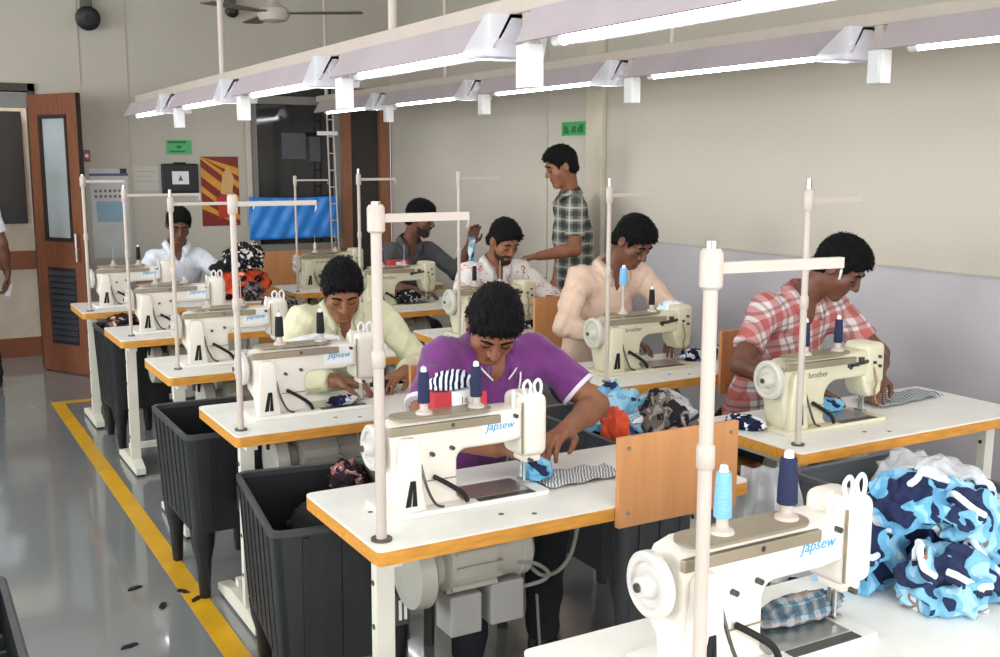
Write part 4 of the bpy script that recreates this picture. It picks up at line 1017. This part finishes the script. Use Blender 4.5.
# white shirted man at the back
M_WS2 = mat('bluish_white_cotton', '#dde3ea', .85, var=.04, bump=.3, bscale=90)
J = seated(1.80, 8.02); J.update(head=(1.80, 7.86, 1.245), look=(-.1, -.88, -.42), hup=(0, -.35, .93), neck=(1.80, 7.97, 1.10), sl=(1.635, 7.97, 1.005), sr=(1.965, 7.97, 1.005), chest=(1.80, 8.02, .88), pelvis=(1.80, 8.16, .53),
    el=(1.52, 7.82, .85), wl=(1.64, 7.60, .82), hl=(.7, -.6, -.1), nl=(0, -.2, -1), er=(2.10, 7.82, .86), wr=(1.96, 7.60, .83), hr=(-.7, -.6, -.1), nr=(-.1, -.1, -1), tl=-1, tr=1)
person('man in plain white open necked shirt sitting before the poster', (1.80, 8.0, 0), J, M_SKIN2, M_WS2, TR_D, collar=M_WS2)
stool(1.80, 8.18, 'white shirted man before the poster')
# standing man in grey plaid, seen from his left side
M_GPL = plaidmat('grey_plaid', '#7b7d74', '#2f3332', '#c4c0b2', 13, (0, 0, .6), .42, .16)
x, y = 3.85, 5.80
J = dict(head=(3.720, 5.765, 1.665), look=(-.90, .26, -.33), hup=(-.2, 0, .95), neck=(3.815, 5.79, 1.49), sl=(3.750, 5.635, 1.42), sr=(3.870, 5.95, 1.42), chest=(3.840, 5.80, 1.22), pelvis=(3.870, 5.81, .93),
    el=(3.700, 5.57, 1.155), wl=(3.470, 5.62, 1.12), hl=(-.9, .1, -.1), nl=(0, 0, -1), er=(3.90, 6.00, 1.15), wr=(3.84, 6.00, .92), hr=(-.2, 0, -1), nr=(-1, 0, 0), tl=-1, tr=1,
    kl=(3.840, 5.71, .50), kr=(3.870, 5.91, .50), al=(3.870, 5.70, .09), ar=(3.910, 5.92, .09), tol=(3.730, 5.68, .04), tor=(3.770, 5.92, .04))
person('standing man in grey plaid shirt reaching forward with his forearm', (x, y, 0), J, M_SKIN, M_GPL, TR_D, stand=True, collar=M_GPL)
# man walking through the doorway, mostly outside the frame
J = dict(head=(.46, 8.80, 1.60), look=(0, .98, -.1), hup=(0, 0, 1), neck=(.46, 8.82, 1.43), sl=(.28, 8.82, 1.36), sr=(.64, 8.82, 1.36), chest=(.46, 8.82, 1.16), pelvis=(.46, 8.82, .88),
    el=(.22, 8.80, 1.10), wl=(.22, 8.86, .86), hl=(0, .1, -1), nl=(1, 0, 0), er=(.705, 8.79, 1.09), wr=(.735, 8.84, .87), hr=(.0, .12, -1), nr=(-1, 0, 0), tl=1, tr=-1,
    kl=(.38, 8.84, .48), kr=(.56, 8.88, .48), al=(.38, 8.80, .09), ar=(.60, 8.84, .09), tol=(.36, 8.94, .04), tor=(.62, 8.98, .04))
person('man in white shirt and dark trousers walking to the doorway', (.46, 8.82, 0), J, M_SKIN2, M_WS2, TR_D, stand=True)
pc = MB().box(-.02, .02, -.006, .006, -.05, .045).build('folded_paper', M_PAPER, None, False, (.735, 8.855, .735)); pc.rotation_euler = (.2, .2, .4)
tag(pc, 'small folded white paper in hand of man by the doorway', 'paper')
# ------------------------------------------------------------------ cloth, boxes, film
def fold_noise(p, seed, f):
    q = Vector((p.x * f + seed * 3.7, p.y * f - seed * 1.9, p.z * f + seed * 5.3))
    a = mnoise.noise(q); b = mnoise.noise(q * 2.1 + Vector((7, 3, 1))); c = mnoise.noise(q * 4.3)
    return (1 - abs(a) * 2) * .6 + (1 - abs(b) * 2) * .3 + c * .08
def lump(name, loc, size, seed, m, lab, cat='cloth', sub=4, amp=.30, f=1.7, group=None, rz=0, flat=True, parent=None):
    """one crumpled piece of cloth: a folded, creased bundle resting on its flattened underside"""
    bm = bmesh.new(); bmesh.ops.create_icosphere(bm, subdivisions=sub, radius=1)
    for v in bm.verts:
        d = v.co.normalized(); n = fold_noise(d, seed, f)
        tw = Vector((mnoise.noise(d * 2.3 + Vector((seed, 0, 9))), mnoise.noise(d * 2.3 + Vector((0, seed, 4))), mnoise.noise(d * 2.3 + Vector((2, 8, seed)))))
        p = d * (1 - amp + amp * 1.15 * n) + tw * amp * .55
        v.co = Vector((p.x * size[0], p.y * size[1], p.z * size[2] + size[2] * (.55 if flat else .0)))
        if flat and v.co.z < 0: v.co.z *= .02
    if flat:
        mz = min(v.co.z for v in bm.verts)
        for v in bm.verts: v.co.z -= mz - .001
    me = bpy.data.meshes.new(name); bm.to_mesh(me); bm.free()
    o = link(name, me, m, parent, 'all', loc); o.rotation_euler.z = rz
    if parent is None: tag(o, lab, cat, group)
    return o
def sheet(name, loc, w, d, m, lab, amp=.006, rz=0, nx=26, ny=16, seed=1, edge=None, taper=0, lift=None):
    bm = MB(); g = {}
    for i in range(nx + 1):
        for j in range(ny + 1):
            u, v = i / nx - .5, j / ny - .5
            z = .004 + amp * (1 + math.sin(u * 19 + seed + 4 * v) * .6 + mnoise.noise(Vector((u * 5, v * 5, seed))) * 1.0)
            if lift: z += lift(u, v)
            e = 1 + .06 * mnoise.noise(Vector((u * 4, v * 4, seed + 9)))
            g[i, j] = bm.bm.verts.new((u * w * e, v * d * e * (1 - taper * (u + .5)), max(z, .002)))
    for i in range(nx):
        for j in range(ny): bm.bm.faces.new((g[i, j], g[i + 1, j], g[i + 1, j + 1], g[i, j + 1]))
    o = bm.build(name, m, None, 'all', loc); o.rotation_euler.z = rz
    md = o.modifiers.new('thickness', 'SOLIDIFY'); md.thickness = .0015; md.offset = 1
    return tag(o, lab, 'cloth')
def stripemat(name, ca, cb, freq, axis=0, wob=.0):
    m = mat(name, ca, .9, var=0, spec=.15, bump=.3, bscale=120)
    nt = m.node_tree; b = nt.nodes['Principled BSDF']; tc = nt.nodes.new('ShaderNodeTexCoord'); mp = nt.nodes.new('ShaderNodeMapping')
    nt.links.new(tc.outputs['Object'], mp.inputs[0]); mp.inputs['Rotation'].default_value = (0, 0, axis)
    wv = nt.nodes.new('ShaderNodeTexWave'); wv.inputs['Scale'].default_value = freq; wv.inputs['Distortion'].default_value = wob; wv.inputs['Detail'].default_value = 1
    nt.links.new(mp.outputs[0], wv.inputs[0]); r = nt.nodes.new('ShaderNodeValToRGB'); r.color_ramp.interpolation = 'CONSTANT'
    r.color_ramp.elements[0].color = lin(ca); r.color_ramp.elements[1].color = lin(cb); r.color_ramp.elements[1].position = .5
    nt.links.new(wv.outputs[0], r.inputs[0]); nt.links.new(r.outputs[0], b.inputs['Base Color'])
    return m
CAMO = patmat('blue_camo', ['#252c4c', '#6aa9cc', '#8fc3de', '#e0e8ee'], 9, .85, .8, .9, [0, .42, .52, .63])
CAMO2 = patmat('blue_brown_camo', ['#2b3350', '#74abc9', '#9bc6dc', '#8f776b', '#dde5ea'], 10, .85, 1.0, .9, [0, .40, .5, .61, .66])
NAVW = patmat('navy_white_print', ['#171c33', '#20284a', '#dfe2ea'], 26, .85, .6, .8, [0, .4, .52])
BLKW = patmat('black_white_print', ['#141417', '#26262b', '#d6d2cc'], 30, .85, .6, .9, [0, .4, .60])
BLKM = patmat('black_maroon_print', ['#17141a', '#2b1d24', '#8b5a55', '#c9b8ae'], 22, .85, .8, .8, [0, .42, .56, .66])
ORNG = patmat('orange_black_print', ['#231a18', '#c2492a', '#d65a35', '#e8a48c'], 12, .85, 1.2, .7, [0, .40, .52, .68])
GREYP = patmat('grey_black_print', ['#232123', '#6a625e', '#a09590'], 22, .85, .8, 1.2, [0, .46, .60])
STRP = stripemat('grey_stripe_cloth', '#d8d8d6', '#7b7d80', 34, .5, 3.5)
STRP2 = stripemat('dark_stripe_cloth', '#ced3d6', '#454a52', 20, .25, 2.0)
PLSTR = plaidmat('blue_brown_plaid', '#7fa4b8', '#3c3f49', '#b08d70', 30, (0, 0, .4), .5, .2)
BLK = mat('black_cloth', '#15161a', .9, var=.2, bump=.3, bscale=60)
ORC = mat('orange_cloth', '#d8502a', .8, var=.08, bump=.4, bscale=60)
WTRIM = mat('white_hem', '#e6edf4', .85, var=.03)
NVY = mat('navy_hem', '#1c2444', .85, var=.08)
Z0 = TH + .0005
# heap of blue camouflage cloth beside the nearest machine
hp = [((1.84, 1.60, Z0), (.13, .10, .11), 1, CAMO), ((2.02, 1.58, Z0), (.13, .11, .12), 2, CAMO), ((1.90, 1.42, Z0), (.12, .10, .09), 3, CAMO2), ((2.07, 1.40, Z0), (.12, .10, .10), 4, CAMO2),
      ((1.93, 1.55, TH + .135), (.115, .10, .085), 5, CAMO), ((2.03, 1.48, TH + .12), (.10, .09, .08), 6, CAMO2)]
hl = ['lowest blue camouflage cloth bundle next to the machine head', 'blue camouflage cloth bundle at the back of the heap', 'brown flecked blue cloth bundle at the front of the heap', 'brown flecked blue cloth bundle by the table end', 'topmost blue camouflage bundle with navy white hem loops', 'brown flecked blue bundle lying beside topmost bundle of heap']
for (loc, sz, sd, m), lb in zip(hp, hl):
    o = lump('cloth_bundle', loc, sz, sd, m, lb, 'cloth', 5, .34, 1.35)
    rnd = random.Random(sd)
    for k in range(3):
        a0 = rnd.uniform(0, 6.28); el = rnd.uniform(.25, 1.0); L_ = []
        for t in range(7):
            a = a0 + t * .22; e = el + .35 * math.sin(t * .5 + k)
            d = Vector((math.cos(a) * math.cos(e), math.sin(a) * math.cos(e), math.sin(e)))
            n = fold_noise(d, sd, 1.35); rr = (1 - .34 + .34 * 1.15 * n)
            L_.append((d.x * sz[0] * rr * 1.03, d.y * sz[1] * rr * 1.03, (d.z * rr + .55) * sz[2] + .01))
        MB().tube(L_, .0075, 7).build('white_hem', WTRIM, o)
        MB().tube([(x * .97, y * .97, z - .013) for x, y, z in L_], .0085, 7).build('navy_hem', NVY, o)
lump('cloth_strip', (1.56, 1.50, TH + .0168), (.125, .045, .03), 41, PLSTR, 'blue brown plaid cloth strip under arm of machine with blue heap', sub=5, amp=.2, rz=.05)
# purple polo man's station
sheet('cloth_strip', (1.735, 2.585, Z0), .27, .15, STRP, 'grey and white wavy striped cloth spread beside the wooden board', .005, -.05, seed=2, taper=.2)
lump('cloth_bundle', (1.60, 2.60, TH + .017), (.055, .05, .04), 11, CAMO, 'small blue and navy cloth bundle under purple polo man’s needle', sub=4)
bx = thing('thread_box', 'small red and white carton on top of purple polo man’s machine', 'box', (1.345, 2.60, TH + .2525), .05)
for xa, xb, hz in ((-.085, -.03, .055), (.055, .085, .045)): MB().box(xa, xb, -.012, .05, 0, hz, .002).build('red_end', mat('carton_red', '#b8323a', .5), bx, False)
MB().box(-.03, .055, -.012, .05, 0, .054, .002).build('white_panel', M_PAPER, bx, False)
text_mesh('carton_number', '16', .026, M_GREYTEXT, bx, (.01, -.0135, .027), (R90, 0, 0))
lump('cloth_bundle', (1.33, 2.625, TH + .309), (.075, .035, .035), 12, stripemat('navy_white_stripe', '#1d2340', '#dfe4ee', 22, .6, 2.5), 'navy and white striped cloth bundle on the red carton', sub=4, amp=.25)
# yellow shirted man's station
lump('cloth_bundle', (1.46, 3.80, TH + .017), (.065, .045, .022), 13, NAVW, 'navy and white printed cloth under yellow shirted man’s needle', sub=4)
lump('cloth_bundle', (1.72, 3.97, Z0), (.05, .045, .035), 14, NAVW, 'dark navy cloth bundle by yellow shirted man’s hand', sub=4)
pp = thing('paper_packet', 'white paper packet lying on top of yellow shirted man’s machine', 'paper', (1.38, 3.862, TH + .2525), .06)
MB().prism([(-.1, 0), (.1, 0), (.095, .018), (.03, .03), (-.05, .024), (-.1, .012)], -.01, .045, 'y', .003).build('packet', M_PAPER, pp, False)
MB().box(-.05, .09, -.0125, -.0095, .004, .008).build('packet_fold', M_STEEL, pp, False)
# in the bins
lump('cloth_bundle', (1.14, 3.10, .46), (.13, .22, .11), 15, BLK, 'black cloth heaped inside bin behind the purple polo man’s table', sub=4)
lump('cloth_bundle', (1.28, 3.30, .60), (.07, .08, .07), 16, BLKM, 'maroon and black printed cloth bundle on rim of black bin', sub=4, amp=.38)
lump('cloth_bundle', (2.30, 3.18, .62), (.14, .19, .17), 17, CAMO2, 'crumpled blue brown cloth bulging out of dark grey bin', sub=5, amp=.36)
lump('cloth_bundle', (2.39, 3.01, .70), (.09, .12, .12), 18, GREYP, 'grey checked cloth bundle on the edge of dark grey bin', sub=4, amp=.3)
lump('film_bag', (2.43, 3.05, .75), (.11, .13, .075), 19, M_PLASTIC, 'crumpled clear plastic film over the cloth in dark grey bin', 'film', 4, .3)
lump('orange_cloth', (2.165, 2.99, .70), (.05, .075, .10), 42, ORC, 'bright orange cloth stuffed upright at the rim of dark grey bin', sub=4, amp=.3, f=1.2)
# film hanging on the grey bin beside the board, and bags in it
def film(loc, w, h, seed, lab, rz):
    b = MB(); g = {}
    for i in range(19):
        for j in range(19):
            u, v = i / 18 - .5, j / 18
            g[i, j] = b.bm.verts.new((u * w * (.55 + .6 * (1 - v)), .03 * math.sin(u * 17 + seed) * (1 - .4 * v) + .035 * mnoise.noise(Vector((u * 6, v * 5, seed))), v * h))
    for i in range(18):
        for j in range(18): b.bm.faces.new((g[i, j], g[i + 1, j], g[i + 1, j + 1], g[i, j + 1]))
    o = b.build('plastic_film', M_PLASTIC, None, 'all', loc); o.rotation_euler = (0, 0, rz); return tag(o, lab, 'film')
film((2.29, 2.36, .40), .30, .37, 3, 'translucent plastic film hanging on grey bin beside the wooden board', -.4)
lump('film_bag', (2.66, 2.02, .60), (.17, .2, .15), 21, M_PLASTIC, 'crumpled clear plastic bag filling the grey bin', 'film', 5, .32)
lump('film_bag', (2.76, 2.22, .62), (.11, .12, .12), 22, M_PLASTIC, 'second smaller clear plastic bag in the grey bin', 'film', 4, .32)
# red plaid man's station
sheet('cloth_strip', (3.45, 2.84, Z0), .38, .15, STRP2, 'grey striped cloth strip with dark end lying right of the needle', .005, .06, seed=5, taper=.15)
lump('cloth_bundle', (3.01, 2.80, TH + .017), (.07, .05, .03), 23, CAMO, 'light blue and navy cloth under arm of red plaid man’s machine', sub=4)
lump('cloth_bundle', (2.60, 2.80, Z0), (.06, .09, .03), 24, NAVW, 'navy and white printed cloth at end of red plaid man’s table', sub=4)
# peach shirted man's station
lump('cloth_bundle', (3.30, 3.93, Z0), (.085, .07, .035), 25, NAVW, 'navy and white printed cloth beside peach shirted man’s needle', sub=4)
lump('cloth_bundle', (3.43, 3.88, Z0), (.07, .05, .045), 26, STRP2, 'striped grey cloth bundle beside the navy printed cloth', sub=4)
lump('film_bag', (3.13, 3.90, TH + .2525), (.085, .04, .03), 27, patmat('pale_bag', ['#8fc4de', '#e6eef4', '#f0f3f6'], 9, .4, .6, .3, [0, .38, .5]), 'white and pale blue bag on top of peach shirted man’s machine', 'bag')
ct = thing('thread_cone', 'light blue thread cone raised on a spindle before peach shirted man’s face', 'thread', (ST['R2'][4] - .12, ST['R2'][5] - .03, ZT))
MB().cyl((0, 0, 0), (0, 0, .11), .006, n=10).build('spindle', M_PAINTPIPE, ct)
MB().lathe((0, 0, .10), (0, 0, 1), [(0, .018), (.004, .02), (.05, .018), (.075, .015)], 18).build('wound_thread', mat('thread_7fb6dc', LBL, .8), ct)
MB().lathe((0, 0, .175), (0, 0, 1), [(0, .009), (.012, .007)], 12).build('cone_tip', M_PAPER, ct)
# bearded man, grey shirted man
lump('cloth_bundle', (3.12, 5.12, Z0), (.07, .06, .035), 28, BLKW, 'black printed cloth beside bearded man’s needle', sub=3)
lump('cloth_bundle', (2.93, 6.40, TH + .017), (.09, .05, .06), 29, BLKW, 'black and white printed cloth beneath arm of grey shirted man’s machine', sub=4)
rb = thing('red_carton', 'small red carton on top of dark grey shirted man’s machine', 'box', (2.88, 6.425, TH + .2525))
MB().box(-.07, .07, -.01, .045, 0, .045, .003).build('carton', mat('carton_red', '#b8323a', .5), rb, False)
MB().box(-.02, .02, -.0115, -.0095, .012, .034).build('carton_label', M_PAPER, rb, False)
hc = MB(); g = {}
for i in range(7):
    for j in range(15):
        u, v = i / 6 - .5, j / 14; g[i, j] = hc.bm.verts.new((u * .05, .012 * math.sin(v * 9 + u * 6), -v * .2))
for i in range(6):
    for j in range(14): hc.bm.faces.new((g[i, j], g[i + 1, j], g[i + 1, j + 1], g[i, j + 1]))
o = hc.build('cloth_strip', CAMO, None, 'all', (3.575, 6.70, 1.17)); md = o.modifiers.new('thickness', 'SOLIDIFY'); md.thickness = .003
tag(o, 'blue and navy cloth strip held up in grey shirted man’s hand', 'cloth')
# heap on the table of the white shirted man by the poster
for loc, sz, sd, m, lb in (((2.08, 7.28, Z0), (.21, .16, .15), 31, ORNG, 'orange and black printed cloth bundle forming the middle of heap'), ((2.09, 7.25, TH + .20), (.15, .13, .13), 32, BLKW, 'black flecked cloth bundle topping the orange cloth'),
                           ((1.97, 7.30, TH + .19), (.11, .1, .05), 35, BLK, 'plain black cloth lying behind the flecked bundle'),
                           ((2.11, 7.12, TH + .0005), (.08, .04, .09), 33, GREYP, 'grey striped cloth bundle leaning against orange heap')):
    lump('cloth_bundle', loc, sz, sd, m, lb, sub=5 if sd < 33 else 4, amp=.36, f=2.0)
lump('cloth_bundle', (1.20, 6.80, .655), (.12, .16, .08), 34, BLKM, 'black and maroon cloth bundle on bin near the calendar', sub=4, amp=.36)
lump('cloth_bundle', (1.95, 6.05, Z0), (.14, .12, .11), 36, GREYP, 'grey and black striped bundle on second unattended table', sub=4, amp=.36)
